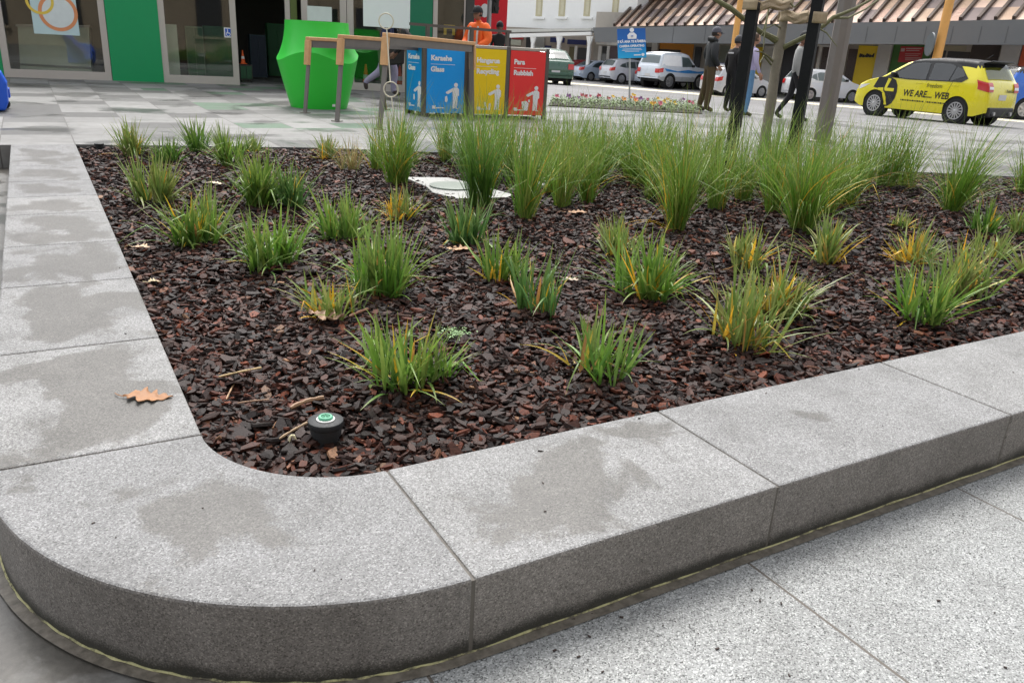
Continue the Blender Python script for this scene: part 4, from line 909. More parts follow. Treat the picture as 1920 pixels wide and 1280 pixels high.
def head_mesh(c, s=1.0, tilt=0.0, yaw=0.0):
    """head with brow, nose, chin and ears; faces +y. returns verts, faces"""
    N, Mm = 20, 16; V = []
    for i in range(Mm + 1):
        ph = math.pi * i / Mm
        for j in range(N):
            a = 2 * math.pi * j / N; x, y, z = math.sin(ph) * math.cos(a), math.sin(ph) * math.sin(a), math.cos(ph)
            X, Y_, Z_ = x * .078, y * .098, z * .118
            low = max(0, -z); X *= 1 - .30 * low ** 1.5; Y_ *= 1 - .12 * low
            if y > 0: Y_ += .010 * low * 1.4 * (y > .5) ; 
            if y > .82 and -.45 < z < .1: Y_ += .022 * (1 - abs(x) / .55) * (1 - abs(z + .22) / .35) if abs(x) < .3 else 0
            if y > .6 and .05 < z < .22 and .15 < abs(x) < .6: Y_ -= .008
            V.append((X, Y_, Z_))
    Fc = [(i * N + j, i * N + (j + 1) % N, (i + 1) * N + (j + 1) % N, (i + 1) * N + j) for i in range(Mm) for j in range(N)]
    for sx in (-1, 1):
        o = len(V)
        for k in range(8):
            a = 2 * math.pi * k / 8; V.append((sx * .080, -.005 + .016 * math.cos(a), .0 + .028 * math.sin(a))); 
        V.append((sx * .094, -.012, .004)); Fc += [(o + k, o + (k + 1) % 8, o + 8) for k in range(8)]
    V = np.array(V) * s; ct, st = math.cos(tilt), math.sin(tilt); V = np.column_stack([V[:, 0], V[:, 1] * ct - V[:, 2] * st, V[:, 1] * st + V[:, 2] * ct])
    cy, sy = math.cos(yaw), math.sin(yaw); V = np.column_stack([V[:, 0] * cy - V[:, 1] * sy, V[:, 0] * sy + V[:, 1] * cy, V[:, 2]])
    return V + np.array(c), Fc
def person(label, loc, rz, mats, joints={}, radii={}, scale=1.0, head=dict(), hand_curl=.6, group=None):
    J = {k: np.array(v, float) for k, v in {**BASEJ, **joints}.items()}; RR = {**RADJ, **radii}; names = list(J)
    me = bpy.data.meshes.new('p'); me.from_pydata([tuple(J[k]) for k in names], [(names.index(a), names.index(b)) for a, b, _ in BONES], [])
    o = bpy.data.objects.new('p', me); COL.objects.link(o); sk = o.modifiers.new('s', 'SKIN'); sk.use_smooth_shade = True; sk.branch_smoothing = .6
    for i, k in enumerate(names):
        r = RR[k]; me.skin_vertices[0].data[i].radius = r if isinstance(r, tuple) else (r, r); me.skin_vertices[0].data[i].use_root = k == 'pelvis'
    sb = o.modifiers.new('u', 'SUBSURF'); sb.levels = sb.render_levels = 2
    dg = bpy.context.evaluated_depsgraph_get(); dg.update(); ev = o.evaluated_get(dg); m2 = ev.to_mesh()
    V = np.array([v.co[:] for v in m2.vertices]); Fc = [tuple(p.vertices) for p in m2.polygons]; ev.to_mesh_clear(); bpy.data.objects.remove(o)
    slots = ['top', 'legs', 'shoe', 'skin', 'sleeve']; mi = []
    for f in Fc:
        c = V[list(f)].mean(0); best, bl = 9, None
        for a, b, l in BONES:
            p, q = J[a], J[b]; t = np.clip((c - p) @ (q - p) / ((q - p) @ (q - p)), 0, 1); ra = RR[a] if not isinstance(RR[a], tuple) else RR[a][0]; rb = RR[b] if not isinstance(RR[b], tuple) else RR[b][0]
            d = np.linalg.norm(c - p - t * (q - p)) - (ra * (1 - t) + rb * t)
            if d < best: best, bl = d, l
            if l == 'legs' and d < .02 and (b.startswith('hip')) and c[2] < J['pelvis'][2] + .0: best, bl = min(best, d), 'legs'
        mi.append(slots.index(bl))
    mb = MB(); mb.add(V, Fc); mb.mi = list(mi)
    hd = head.get('c', J['head0'] + V3(0, .03, .085)); hv, hf = head_mesh(hd, head.get('s', 1.0), head.get('tilt', 0), head.get('yaw', 0)); mb.cur = 3; mb.add(hv, hf)
    for s in 'LR':                                                     # hands: palm, four fingers, thumb
        w = J['wr' + s]; d = w - J['el' + s]; d /= np.linalg.norm(d); sx = -1 if s == 'L' else 1; fwd = V3(0, 1, 0); fwd = fwd - d * (fwd @ d); fwd /= np.linalg.norm(fwd) + 1e-6; inn = np.cross(d, fwd) 
        if inn[0] * sx > 0: inn = -inn
        mb.tube([w - d * .02, w + d * .03, w + d * .07, w + d * .095], [.030, .036, .038, .030], 10)
        for k in range(4):
            b = w + d * .085 + fwd * (.027 - .018 * k); L = (.070, .080, .075, .058)[k]
            mb.tube([b, b + d * L * .45 + inn * .008 * hand_curl, b + d * L * .8 + inn * .03 * hand_curl, b + d * L * (1 - .2 * hand_curl) + inn * .05 * hand_curl], [.010, .0095, .0085, .006], 6)
        b = w + d * .03 + fwd * .03; mb.tube([b, b + fwd * .022 + d * .03, b + fwd * .026 + d * .06 + inn * .012], [.012, .011, .008], 6)
    for sx in (-1, 1):                                                 # eyes
        e, ef = head_mesh((0, 0, 0))
    ob = mb.build('person', [pm(*mats[k]) for k in slots], smooth=True, loc=loc); ob.rotation_euler = (0, 0, rz); ob.scale = (scale,) * 3
    tag(ob, label, 'person', group); ob['_'] = 0; del ob['_']
    return ob, hd
def cap_hair(ob, hd, cap=None, hair=None, tilt=0, yaw=0, s=1.0, beanie=False):
    cy, sy = math.cos(yaw), math.sin(yaw); hd = np.array(hd)
    def R(p): x, y, z = p; return hd + V3(x * cy - y * sy, x * sy + y * cy, z)
    if hair:
        mb = MB(); N, Mm = 18, 9; V = []
        for i in range(Mm + 1):
            ph = math.pi * .62 * i / Mm
            for j in range(N):
                a = 2 * math.pi * j / N; y = math.sin(ph) * math.sin(a); k = 1.0 if y < .25 or i < 4 else .9
                V.append(R((math.sin(ph) * math.cos(a) * .086 * k, (y * .106 - .006) * k, math.cos(ph) * .126)))
        mb.add(V, [(i * N + j, i * N + (j + 1) % N, (i + 1) * N + (j + 1) % N, (i + 1) * N + j) for i in range(Mm) for j in range(N)]); mb.build('hair', pm(*hair), ob, smooth=True)
    if cap:
        mb = MB(); N, Mm = 20, 7; V = []
        for i in range(Mm + 1):
            ph = math.pi * (.50 if not beanie else .56) * i / Mm
            for j in range(N):
                a = 2 * math.pi * j / N; V.append(R((math.sin(ph) * math.cos(a) * .094, math.sin(ph) * math.sin(a) * .113 - .004, math.cos(ph) * .125 + .022)))
        mb.add(V, [(i * N + j, i * N + (j + 1) % N, (i + 1) * N + (j + 1) % N, (i + 1) * N + j) for i in range(Mm) for j in range(N)])
        c = mb.build('cap', pm(*cap), ob, smooth=True)
        if not beanie:
            mb = MB(); P = []
            for k in range(9):
                a = math.pi * (k / 8); P.append((math.cos(a) * .082, .075 + math.sin(a) * .115, .030 - .02 * math.sin(a) - .012 * abs(math.cos(a))))
            P2 = [(x * .95, .06, z + .006) for x, y, z in P]
            mb.add([R(p) for p in P] + [R(p) for p in P2], [(k, k + 1, 9 + k + 1, 9 + k) for k in range(8)]); v = mb.build('visor', pm(*cap), c, smooth=True); sm = v.modifiers.new('s', 'SOLIDIFY'); sm.thickness = .006
SKIN = ('skin_tan', (.42, .23, .15), .6); SKIND = ('skin_brown', (.20, .10, .065), .6)
def yaw_to(d): return math.atan2(d[1], d[0]) - math.pi / 2                 # figure faces local +y
def sk(): return SKIN
# 1 man in black jacket looking right
p = G(1321, 209)
MJ = dict(top=('black_jacket', (.018, .02, .022), .7), sleeve=('black_jacket', (.018, .02, .022), .7), legs=('khaki_trousers', (.085, .058, .026), .85), shoe=('brown_boot', (.07, .045, .03), .7), skin=SKIN)
ob, hd = person('man in black hooded jacket, grey cap and khaki trousers looking right beside the flower bed', p, yaw_to(RIGHT + FWD * .15), MJ,
    joints=dict(elL=(-.25, -.05, 1.16), wrL=(-.17, .12, .97), elR=(.25, -.05, 1.16), wrR=(.17, .12, .97), anL=(-.13, -.10, .085), toL=(-.15, .06, .03), knL=(-.11, -.02, .5)),
    radii=dict(chest=(.20, .155), waist=(.19, .15), pelvis=(.18, .14), shL=.10, shR=.10, elL=.072, elR=.072, wrL=.05, wrR=.05, knL=.085, knR=.085, hipL=.11, hipR=.11, anL=.068, anR=.068))
cap_hair(ob, hd, ('grey_cap', (.09, .09, .11), .8), ('dark_hair', (.02, .014, .01), .7))
MB().tube([hd + V3(*q) for q in ((-.13, .0, -.16), (-.12, -.09, -.12), (0, -.135, -.115), (.12, -.09, -.12), (.13, .0, -.16))], [.03, .055, .06, .055, .03], 10).build('hood', PM['black_jacket'], ob, smooth=True)
MB().box(hd + V3(0, .088, .016), (.15, .03, .035)).build('sunglasses', pm('black_lens', (.01, .01, .012), .2), ob, bevel=.008)
# 2 woman in black beside him
p = G(1364, 211)
MB_ = dict(top=('black_fleece', (.014, .013, .014), .8), sleeve=('black_fleece', (.014, .013, .014), .8), legs=('black_trousers', (.010, .010, .012), .8), shoe=('dark_shoe', (.06, .045, .03), .7), skin=SKIN)
ob, hd = person('person in black with a grey cap and white badge, half behind the left black stake', p, yaw_to(RIGHT + FWD * .5), MB_, scale=.92, radii=dict(chest=(.19, .15), waist=(.185, .15), pelvis=(.19, .15), shL=.09, shR=.09, elL=.068, elR=.068, hipL=.115, hipR=.115, knL=.08, knR=.08))
cap_hair(ob, hd, ('dark_grey_cap', (.06, .06, .065), .8), ('dark_hair', (.02, .014, .01), .7), beanie=True)
MB().box((.02, -.165, 1.36), (.17, .02, .035)).build('badge', WHT, ob)
# 3 person in lilac top and jeans behind the stake
p = G(1393, 218)
M3 = dict(top=('lilac_top', (.42, .38, .55), .8), sleeve=('lilac_top', (.42, .38, .55), .8), legs=('blue_jeans', (.12, .26, .44), .85), shoe=('dark_shoe', (.06, .045, .03), .7), skin=SKIN)
ob, hd = person('person in lilac top and light blue jeans mostly hidden by the left black stake', p, yaw_to(RIGHT + FWD * .25), M3, scale=.95, joints=dict(elR=(.27, -.02, 1.14), wrR=(.27, .10, .92)))
cap_hair(ob, hd, None, ('brown_hair', (.07, .04, .022), .7))
# 4 man in grey hoodie behind the right stake
p = G(1479, 226)
M4 = dict(top=('grey_hoodie', (.28, .28, .27), .9), sleeve=('grey_hoodie', (.28, .28, .27), .9), legs=('black_trousers', (.010, .010, .012), .8), shoe=('black_shoe', (.02, .02, .02), .6), skin=SKIND)
ob, hd = person('man in pale grey hoodie, black cap and black trousers striding behind the right stake', p, yaw_to(RIGHT * .9 - FWD * .2), M4, scale=.98,
    joints=dict(knL=(-.095, -.05, .5), anL=(-.10, -.28, .12), toL=(-.11, -.14, .035), knR=(.095, .16, .52), anR=(.10, .20, .085), toR=(.11, .37, .03)), radii=dict(chest=(.20, .15), waist=(.19, .15), shL=.095, shR=.095, elL=.075, elR=.075, wrL=.05, wrR=.05))
cap_hair(ob, hd, ('black_cap', (.012, .012, .014), .8), None)
# 5 worker in orange
hp = G(899, 11, 1.84); p = V3(hp[0], hp[1], 0)
M5 = dict(top=('hi_vis_orange', (.90, .13, .012), .7), sleeve=('hi_vis_orange', (.90, .13, .012), .7), legs=('navy_work_trousers', (.02, .022, .04), .8), shoe=('dark_shoe', (.06, .045, .03), .7), skin=('skin_ruddy', (.30, .15, .10), .6))
ob, hd = person('worker in orange hi-vis shirt and black cap standing behind the yellow bin', p, yaw_to(-RIGHT * .55 - FWD * .8), M5, scale=1.04, joints=dict(elL=(-.26, .02, 1.15), wrL=(-.20, .26, 1.05), elR=(.26, .02, 1.15), wrR=(.18, .26, 1.05)), radii=dict(chest=(.25, .17), waist=(.24, .18), pelvis=(.22, .17), shL=.12, shR=.12, elL=.085, elR=.085, wrL=.055, wrR=.055), head=dict(tilt=-.12))
cap_hair(ob, hd, ('black_cap', (.012, .012, .014), .8), ('dark_hair', (.02, .014, .01), .7))
for sx in (-1, 1): MB().tube([(sx * .09, .135, 1.40), (sx * .10, .17, 1.25), (sx * .10, .172, 1.08)], .018, 6).build('reflective_band', pm('silver_band', (.55, .55, .52), .4), ob)
# 6 dark figure behind the worker
hp = G(938, 38, 1.70); p = V3(hp[0], hp[1], 0)
ob, hd = person('person in black clothes seen behind the worker, in front of the white building', p, yaw_to(-FWD), {**MB_, 'skin': SKIND}, scale=.95); cap_hair(ob, hd, ('black_cap', (.012, .012, .014), .8), ('dark_hair', (.02, .014, .01), .7), beanie=True)
# 7 stooping dark figure beside the hanging board
hp = G(776, 33, 1.55); p = V3(hp[0], hp[1], 0)
ob, hd = person('stooping person in black beside the right edge of the hanging white board', p, yaw_to(-RIGHT), {**MB_, 'skin': SKIND}, scale=.95,
    joints=dict(chest=(0, .10, 1.25), neck=(0, .22, 1.38), head0=(0, .27, 1.43), shL=(-.17, .17, 1.36), shR=(.17, .17, 1.36), elL=(-.2, .24, 1.08), elR=(.2, .24, 1.08), wrL=(-.17, .38, .92), wrR=(.17, .38, .92)), radii=dict(chest=(.2, .16), waist=(.19, .16), shL=.10, shR=.10)); cap_hair(ob, hd, None, ('dark_hair', (.02, .014, .01), .7))
# 8 walker in lilac trousers behind the racks
p = G(735, 180)
M8 = dict(top=('navy_top', (.012, .02, .07), .8), sleeve=('navy_top', (.012, .02, .07), .8), legs=('lilac_trousers', (.33, .30, .42), .85), shoe=('dark_sandal', (.05, .035, .03), .7), skin=SKIN)
ob, hd = person('walker in navy top and lilac trousers with black bag, hidden above by the white board', p, yaw_to(RIGHT), M8,
    joints=dict(pelvis=(0, -.12, .93), waist=(0, -.10, 1.1), chest=(0, -.08, 1.28), neck=(0, -.07, 1.46), head0=(0, -.05, 1.54), shL=(-.17, -.08, 1.41), shR=(.17, -.08, 1.41), elL=(-.23, -.02, 1.14), wrL=(-.22, .16, 1.0), elR=(.24, -.16, 1.14), wrR=(.24, -.10, .92),
        hipL=(-.085, -.12, .88), hipR=(.085, -.12, .88), knR=(.09, -.22, .50), anR=(.10, -.55, .26), toR=(.11, -.52, .10), knL=(-.095, .05, .49), anL=(-.10, .0, .085), toL=(-.11, .17, .03)), radii=dict(hipL=.115, hipR=.115, knL=.085, knR=.085, anL=.06, anR=.06, pelvis=(.18, .15)))
cap_hair(ob, hd, None, ('brown_hair', (.07, .04, .022), .7))
MB().prism([(-.02, .62), (.30, .66), (.31, 1.0), (.0, 1.02)], (.27, 0, 0), (0, 1, 0), (0, 0, 1), (.12, 0, 0)).build('shoulder_bag', pm('black_bag', (.02, .016, .016), .7), ob, bevel=.03)
# ------------------------------------------------------------------ cars
TYRE = mat('tyre_rubber', (.012, .012, .013), .75); RIM = mat('alloy_rim', (.55, .55, .56), .3, .8, var=.05); DARK = mat('car_underside', (.012, .012, .012), .8)
CGL = glass_mat('car_glass', (.42, .47, .45), .10); TAILR = mat('tail_lamp_red', (.55, .02, .02), .2, coat=.6); TRIM = mat('black_trim', (.012, .012, .013), .45)
LAMPW = mat('clear_lamp', (.75, .75, .75), .15, coat=.8); PLATE = mat('number_plate', (.62, .62, .62), .5); SEATM = mat('car_interior', (.03, .03, .032), .8)
PROF = dict(
 hatch=dict(L=3.88, W=1.70, ra=-1.21, fa=1.22, wr=.305, zb=.21, belt=.98, top=[(-1.94, .42), (-1.935, .62), (-1.90, .90), (-1.86, 1.00), (-1.78, 1.08), (-1.56, 1.40), (-1.46, 1.475), (-1.0, 1.51), (-.3, 1.515), (.2, 1.47), (.5, 1.37), (1.02, 1.045), (1.1, 1.0), (1.5, .90), (1.78, .77), (1.90, .60), (1.94, .40)],
   win=[[(.86, 1.02), (.30, 1.36), (.02, 1.40), (-.18, 1.40), (-.22, .99), (.3, .99)], [(-.30, 1.40), (-.75, 1.40), (-.92, 1.35), (-.86, 1.0), (-.30, .99)], [(-.95, 1.34), (-1.13, 1.29), (-1.26, 1.13), (-.90, 1.00)]], rw=(-1.80, -1.52), ws=(.46, 1.02)),
 sedan=dict(L=4.4, W=1.70, ra=-1.28, fa=1.30, wr=.30, zb=.2, belt=.93, top=[(-2.2, .40), (-2.195, .60), (-2.16, .86), (-2.10, .95), (-1.70, 1.00), (-1.58, 1.01), (-1.0, 1.33), (-.75, 1.40), (-.2, 1.43), (.25, 1.40), (.5, 1.32), (1.02, 1.0), (1.1, .97), (1.7, .86), (2.05, .72), (2.17, .55), (2.2, .38)],
   win=[[(.86, .96), (.36, 1.27), (.05, 1.33), (-.10, 1.33), (-.12, .94), (.3, .94)], [(-.20, 1.33), (-.62, 1.31), (-.98, 1.18), (-1.22, .98), (-.85, .95), (-.20, .94)]], rw=(-1.54, -1.0), ws=(.47, 1.0)),
 crossover=dict(L=4.3, W=1.76, ra=-1.28, fa=1.32, wr=.345, zb=.26, belt=1.05, top=[(-2.15, .48), (-2.14, .68), (-2.10, .98), (-2.06, 1.08), (-1.98, 1.16), (-1.72, 1.48), (-1.6, 1.56), (-1.1, 1.62), (-.2, 1.63), (.3, 1.57), (.6, 1.46), (1.10, 1.12), (1.18, 1.08), (1.65, .98), (1.98, .85), (2.12, .66), (2.15, .44)],
   win=[[(.92, 1.09), (.42, 1.42), (.1, 1.48), (-.10, 1.49), (-.12, 1.06), (.3, 1.06)], [(-.20, 1.49), (-.80, 1.46), (-.95, 1.42), (-.88, 1.07), (-.20, 1.06)], [(-.98, 1.41), (-1.30, 1.32), (-1.52, 1.15), (-.94, 1.08)]], rw=(-1.98, -1.70), ws=(.58, 1.10)),
 softtop=dict(L=3.75, W=1.70, ra=-1.10, fa=1.12, wr=.36, zb=.38, belt=1.05, top=[(-1.87, .55), (-1.86, .85), (-1.84, 1.06), (-1.80, 1.12), (-1.62, 1.58), (-1.52, 1.66), (-1.0, 1.70), (.0, 1.70), (.22, 1.66), (.32, 1.60), (.72, 1.14), (.80, 1.09), (1.35, 1.05), (1.70, 1.00), (1.83, .86), (1.87, .60)],
   win=[[(.58, 1.10), (.26, 1.53), (-.25, 1.55), (-.28, 1.07)]], rw=(-1.78, -1.63), ws=(.34, .70)))
def interp(top, x): return float(np.interp(x, [p[0] for p in top], [p[1] for p in top]))
class Car:
    def __init__(s, kind, name, label, paint, group=None, roof=None, rimn=10, lower=None, sc=1.0):
        s.P = P = PROF[kind]; s.t = thing(name, label, 'car', group=group); s.paint = paint; s.top = P['top']; L, W = P['L'], P['W']; s.W, s.L = W, L
        xs = set(np.linspace(-L / 2, L / 2, 70).round(3)) | {round(p[0], 3) for p in s.top}
        R = P['wr'] + .055
        for ax in (P['ra'], P['fa']):
            for k in range(13): xs.add(round(ax + R * math.cos(math.pi * k / 12), 3))
        xs = sorted(xs); s.R = R; NZ = 12; NY = 8
        def bot(x):
            b = P['zb'] + .10 * max(0, (abs(x) - L / 2 + .25) / .25)
            for ax in (P['ra'], P['fa']):
                if abs(x - ax) < R: b = max(b, P['wr'] * .98 + math.sqrt(R * R - (x - ax) ** 2))
            return b
        mb = MB(); n = len(xs); SL = []
        for sgn in (1, -1):
            V = [];
            for x in xs:
                z0, z1 = bot(x), max(interp(s.top, x), bot(x) + .02)
                for k in range(NZ + 1):
                    z = z0 + (z1 - z0) * k / NZ; V.append((x, sgn * s.w(x, z), z))
            o = len(mb.v); mats = []; Fc = [((i) * (NZ + 1) + k, (i + 1) * (NZ + 1) + k, (i + 1) * (NZ + 1) + k + 1, i * (NZ + 1) + k + 1) for i in range(n - 1) for k in range(NZ)]
            for f in Fc:
                zc = np.mean([V[i][2] for i in f]); xc = np.mean([V[i][0] for i in f]); mats.append(2 if lower and zc < P['zb'] + .22 else 1 if roof and zc > P['belt'] + .38 and xc > -1.62 else 0)
            mb.add(V, Fc); mb.mi[-len(Fc):] = mats
        V = []                                                         # crowned top strip
        for x in xs:
            z = max(interp(s.top, x), bot(x) + .02); w = s.w(x, z)
            for k in range(NY + 1):
                y = -1 + 2 * k / NY; V.append((x, w * y, z + .035 * (1 - y * y) * (1 if z > P['belt'] + .3 else .5)))
        Fc = [(i * (NY + 1) + k, i * (NY + 1) + k + 1, (i + 1) * (NY + 1) + k + 1, (i + 1) * (NY + 1) + k) for i in range(n - 1) for k in range(NY)]
        mats = [1 if roof and np.mean([V[i][2] for i in f]) > P['belt'] + .36 and np.mean([V[i][0] for i in f]) > -1.6 else 0 for f in Fc]
        mb.add(V, Fc); mb.mi[-len(Fc):] = mats
        for x in (xs[0], xs[-1]):                                      # end caps
            z0, z1 = bot(x), interp(s.top, x); mb.add([(x, -s.w(x, z0), z0), (x, s.w(x, z0), z0), (x, s.w(x, z1), z1), (x, -s.w(x, z1), z1)], [(0, 1, 2, 3)])
        s.body = mb.build('body', [paint, roof or paint, lower or paint], s.t, smooth=True)
        bm = bmesh.new(); bm.from_mesh(s.body.data); bmesh.ops.remove_doubles(bm, verts=bm.verts, dist=.002); bmesh.ops.recalc_face_normals(bm, faces=bm.faces); bm.to_mesh(s.body.data); bm.free()
        MB().box((0, 0, P['zb'] + .10), (L - .35, W - .46, .26)).build('underbody', DARK, s.t)
        for ax in (P['ra'], P['fa']):
            for sg in (1, -1): MB().lathe([(.05, 0), (R + .01, 0), (R + .01, .22), (.05, .22)], 24, c=(ax, sg * (W / 2 - .035) - (.22 if sg > 0 else 0), P['wr'] * .98), axis='y').build('wheel_arch_liner', DARK, s.body)
        for ax in (P['ra'], P['fa']):
            for sg in (1, -1): s.wheel(ax, sg, rimn)
        for w in P['win']:
            for sg in (1, -1): s.patch(w, CGL, 'side_window', sg, .016)
        s.strip(*P['rw'], .86, CGL, 'rear_window'); s.strip(*P['ws'], .88, CGL, 'windscreen')
    def w(s, x, z):
        P = s.P; e = (abs(x) - s.L / 2 + .42) / .42; fx = 1 - .13 * max(0, e) ** 2.2
        if z < .5: fz = .955 + .045 * smooth((z - .15) / .35)
        else: fz = 1 - .02 * smooth((z - .6) / (P['belt'] - .6 + 1e-6))
        if z > P['belt']: fz = .98 - .24 * min(1.2, (z - P['belt']) / (max(p[1] for p in s.top) - P['belt'])) ** 1.1
        return s.W / 2 * fx * fz
    def patch(s, poly, m, name, sg, off=.006, parent=None):
        P = []
        for (a, b), (c, d) in zip(poly, poly[1:] + poly[:1]):
            for k in range(4): P.append((a + (c - a) * k / 4, b + (d - b) * k / 4))
        return MB().add([(x, sg * (s.w(x, z) + off), z) for x, z in P], [tuple(range(len(P)))]).build(name, m, parent or s.t)
    def strip(s, x0, x1, frac, m, name, off=.008, y0=-1, y1=1):
        V = []; N = 9; K = 8
        for i in range(N + 1):
            x = x0 + (x1 - x0) * i / N; z = interp(s.top, x); w = s.w(x, z) * frac; dz = (interp(s.top, x + .01) - interp(s.top, x - .01)) / .02; nn = math.hypot(1, dz)
            for k in range(K + 1):
                y = y0 + (y1 - y0) * k / K; V.append((x - off * dz / nn, w * y, z + .035 * (1 - (y * frac) ** 2) * (1 if z > s.P['belt'] + .3 else .7) + .012 + off / nn))
        return MB().add(V, [(i * (K + 1) + k, i * (K + 1) + k + 1, (i + 1) * (K + 1) + k + 1, (i + 1) * (K + 1) + k) for i in range(N) for k in range(K)]).build(name, m, s.t, smooth=True)
    def wheel(s, ax, sg, nsp):
        r = s.P['wr']; yc = sg * (s.W / 2 - .11); t = MB().lathe([(r * .62, -.09), (r * .93, -.095), (r, -.07), (r, .07), (r * .93, .095), (r * .62, .09)], 32, c=(ax, yc, r), axis='y').build('wheel', TYRE, s.t, smooth=True)
        y = yc + sg * .098; mb = MB(); mb.lathe([(r * .70, -.012), (r * .70, .006), (r * .62, .006), (r * .60, -.012)], 32, c=(ax, y, r), axis='y'); mb.lathe([(r * .15, -.02), (r * .15, .004), (r * .06, .010)], 16, c=(ax, y, r), axis='y')
        for k in range(nsp):
            a = 2 * math.pi * k / nsp; d = V3(math.cos(a), 0, math.sin(a)); mb.bar(V3(ax, y - sg * .004, r) + d * r * .10, V3(ax, y - sg * .004, r) + d * r * .65, .018 if nsp > 7 else .05, .03 if nsp > 7 else .055)
        mb.build('rim', RIM, t); MB().lathe([(r * .6, 0), (r * .6, .004)], 24, c=(ax, y - sg * .05, r), axis='y').build('brake_disc', DARK, t)
    def rear(s, plate=True, lights='side', zl=(.80, 1.0), bumper=None):
        L, W = s.L, s.W; xr = -L / 2; z0, z1 = zl
        def xa(z):                                                    # rear outline x at height z
            pts = [p for p in s.top if p[0] < -.8]; return float(np.interp(z, [p[1] for p in pts], [p[0] for p in pts]))
        for sg in (1, -1):
            mb = MB(); zs = np.linspace(z0, z1, 6); side_ = [.24, .18, .12, .06, .015, .0] if lights == 'side' else [.10, .06, .03, .0]
            cols_ = [[(xa(z) + dx, sg * (s.w(xa(z) + dx, z) + .012), z + dx * .22) for z in zs] for dx in side_] + [[(xa(z) - .03, sg * s.w(xa(z), z) * f, z) for z in zs] for f in (.99, .85, .70)]
            V_ = [p for c_ in cols_ for p in c_]; mb.add(V_, [(i * 6 + j, i * 6 + j + 1, (i + 1) * 6 + j + 1, (i + 1) * 6 + j) for i in range(len(cols_) - 1) for j in range(5)]); A = [(xa(z) - .012, sg * s.w(xa(z), z) * 1.0 + sg * .004, z) for z in zs]; B = [(xa(z) - .014, sg * s.w(xa(z), z) * .66, z) for z in zs]
            C = [(xa(z) + .22 * (1 if lights == 'side' else .5), sg * (s.w(xa(z) + .2, z) + .010), z + (.03 if lights == 'side' else 0)) for z in zs]
            l = mb.build('tail_lamp', TAILR, s.t)
            zz = (z0 + z1) / 2 - .02
            if s.t.name.startswith('yellow'): MB().add([(xa(z) - .036, sg * s.w(xa(z), z) * f, z) for z, f in ((zz - .03, .98), (zz - .03, .70), (zz + .035, .70), (zz + .035, .98))], [(0, 1, 2, 3)]).build('reversing_lens', LAMPW, l)
        if plate: z = z0 - .12; MB().box((xa(z) - .012, 0, z), (.012, .36, .13)).build('number_plate', PLATE, s.t)
        if bumper: MB().box((xr - .004, 0, bumper), (.05, W * .86, .10)).build('bumper_strip', TRIM, s.t, bevel=.015)
    def mirrors(s, m):
        x = s.P['win'][0][0][0] - .12; z = s.P['belt'] + .09
        for sg in (1, -1):
            o = MB().box((x, sg * (s.w(x, z) + .09), z), (.10, .17, .12)).build('mirror', m, s.t, bevel=.03); MB().bar((x, sg * s.w(x, z - .05), z - .05), (x, sg * (s.w(x, z) + .08), z - .03), .03, .03).build('mirror_arm', TRIM, o)
    def front(s, z=.72):
        x = s.L / 2 - .16
        for sg in (1, -1):
            zt = interp(s.top, x - .1); s.patch([(x + .02, z - .08), (x - .02, zt - .06), (x - .34, zt - .015), (x - .16, z - .02)], LAMPW, 'headlight', sg, .008)
    def seats(s):
        mb = MB()
        for x in (.15, -.75):
            for y in (-.36, .36): mb.box((x, y, .75), (.16, .46, .75), R=None); mb.box((x - .02, y, 1.2), (.10, .24, .18))
        mb.box((-.3, 0, .45), (2.2, 1.2, .3)); mb.build('seats', SEATM, s.t)
    def place(s, px, py, z, heading, anchor, sc=1.0, top=None):
        """put wheel anchor (ax, side) on the ground where the photo shows its contact"""
        q = RG(px, py) if z is None else G(px, py, z); z = q[2]
        if top is not None: sc = (py - top) / F * depth_of(q) / (max(p[1] for p in s.top) + .03); print(s.t.name, 'scale', round(sc, 3))
        a = math.atan2(heading[1], heading[0]); c, sn = math.cos(a), math.sin(a); lx, ly = anchor[0] * sc, anchor[1] * (s.W / 2 - .11) * sc
        s.t.location = (q[0] - (lx * c - ly * sn), q[1] - (lx * sn + ly * c), z); s.t.rotation_euler = (0, 0, a); s.t.scale = (sc,) * 3
def paint(name, c): return mat('paint_' + name, c, .28, .0, var=.03, scale=1, coat=.9)
# --- yellow hatchback, front to the left, seen from its left rear quarter
zy = -.2
Y_ = Car('hatch', 'yellow_hatchback', 'yellow hatchback with black roof and black lettering driving away to the left', paint('yellow', (.80, .70, .01)), roof=mat('black_roof', (.012, .012, .014), .5, spec=.3), rimn=14)
Y_.seats(); Y_.mirrors(TRIM); Y_.front(); Y_.rear(zl=(.80, 1.02))
def xz_text(sx_, x0, z0, size, bold=0, shear=.12, sx=.86):          # letters on the left flank read towards the rear
    v, f = text_polys(sx_, size, bold, 'LEFT', shear, sx); return [(x0 - a, Y_.w(x0 - a, z0 + b) + .007, z0 + b) for a, b in v], f
mb = MB()
for s_, x0, z0, sz, bo in (('WE ARE.... WEB', .36, .56, .225, .005),):
    v, f = xz_text(s_, x0, z0, sz, bo); mb.add(v, f)
v, f = xz_text('freedom', -.28, .81, .15, 0); mb.add(v, f)
for x0, x1 in ((.40, -.28), (-.36, -.98)):
    k = x0
    while k > x1:
        wd = .035 + .02 * math.sin(k * 40); mb.add([(xx, Y_.w(xx, .44) + .007, zz) for xx, zz in ((k, .435), (k - wd, .435), (k - wd, .47), (k, .47))], [(0, 1, 2, 3)]); k -= wd + .018
mb.build('side_lettering', TRIM, Y_.t, fix=False)
arc = [(.62 + .40 * math.cos(a), .60 + .40 * math.sin(a)) for a in np.linspace(-2.2, 2.4, 26)]
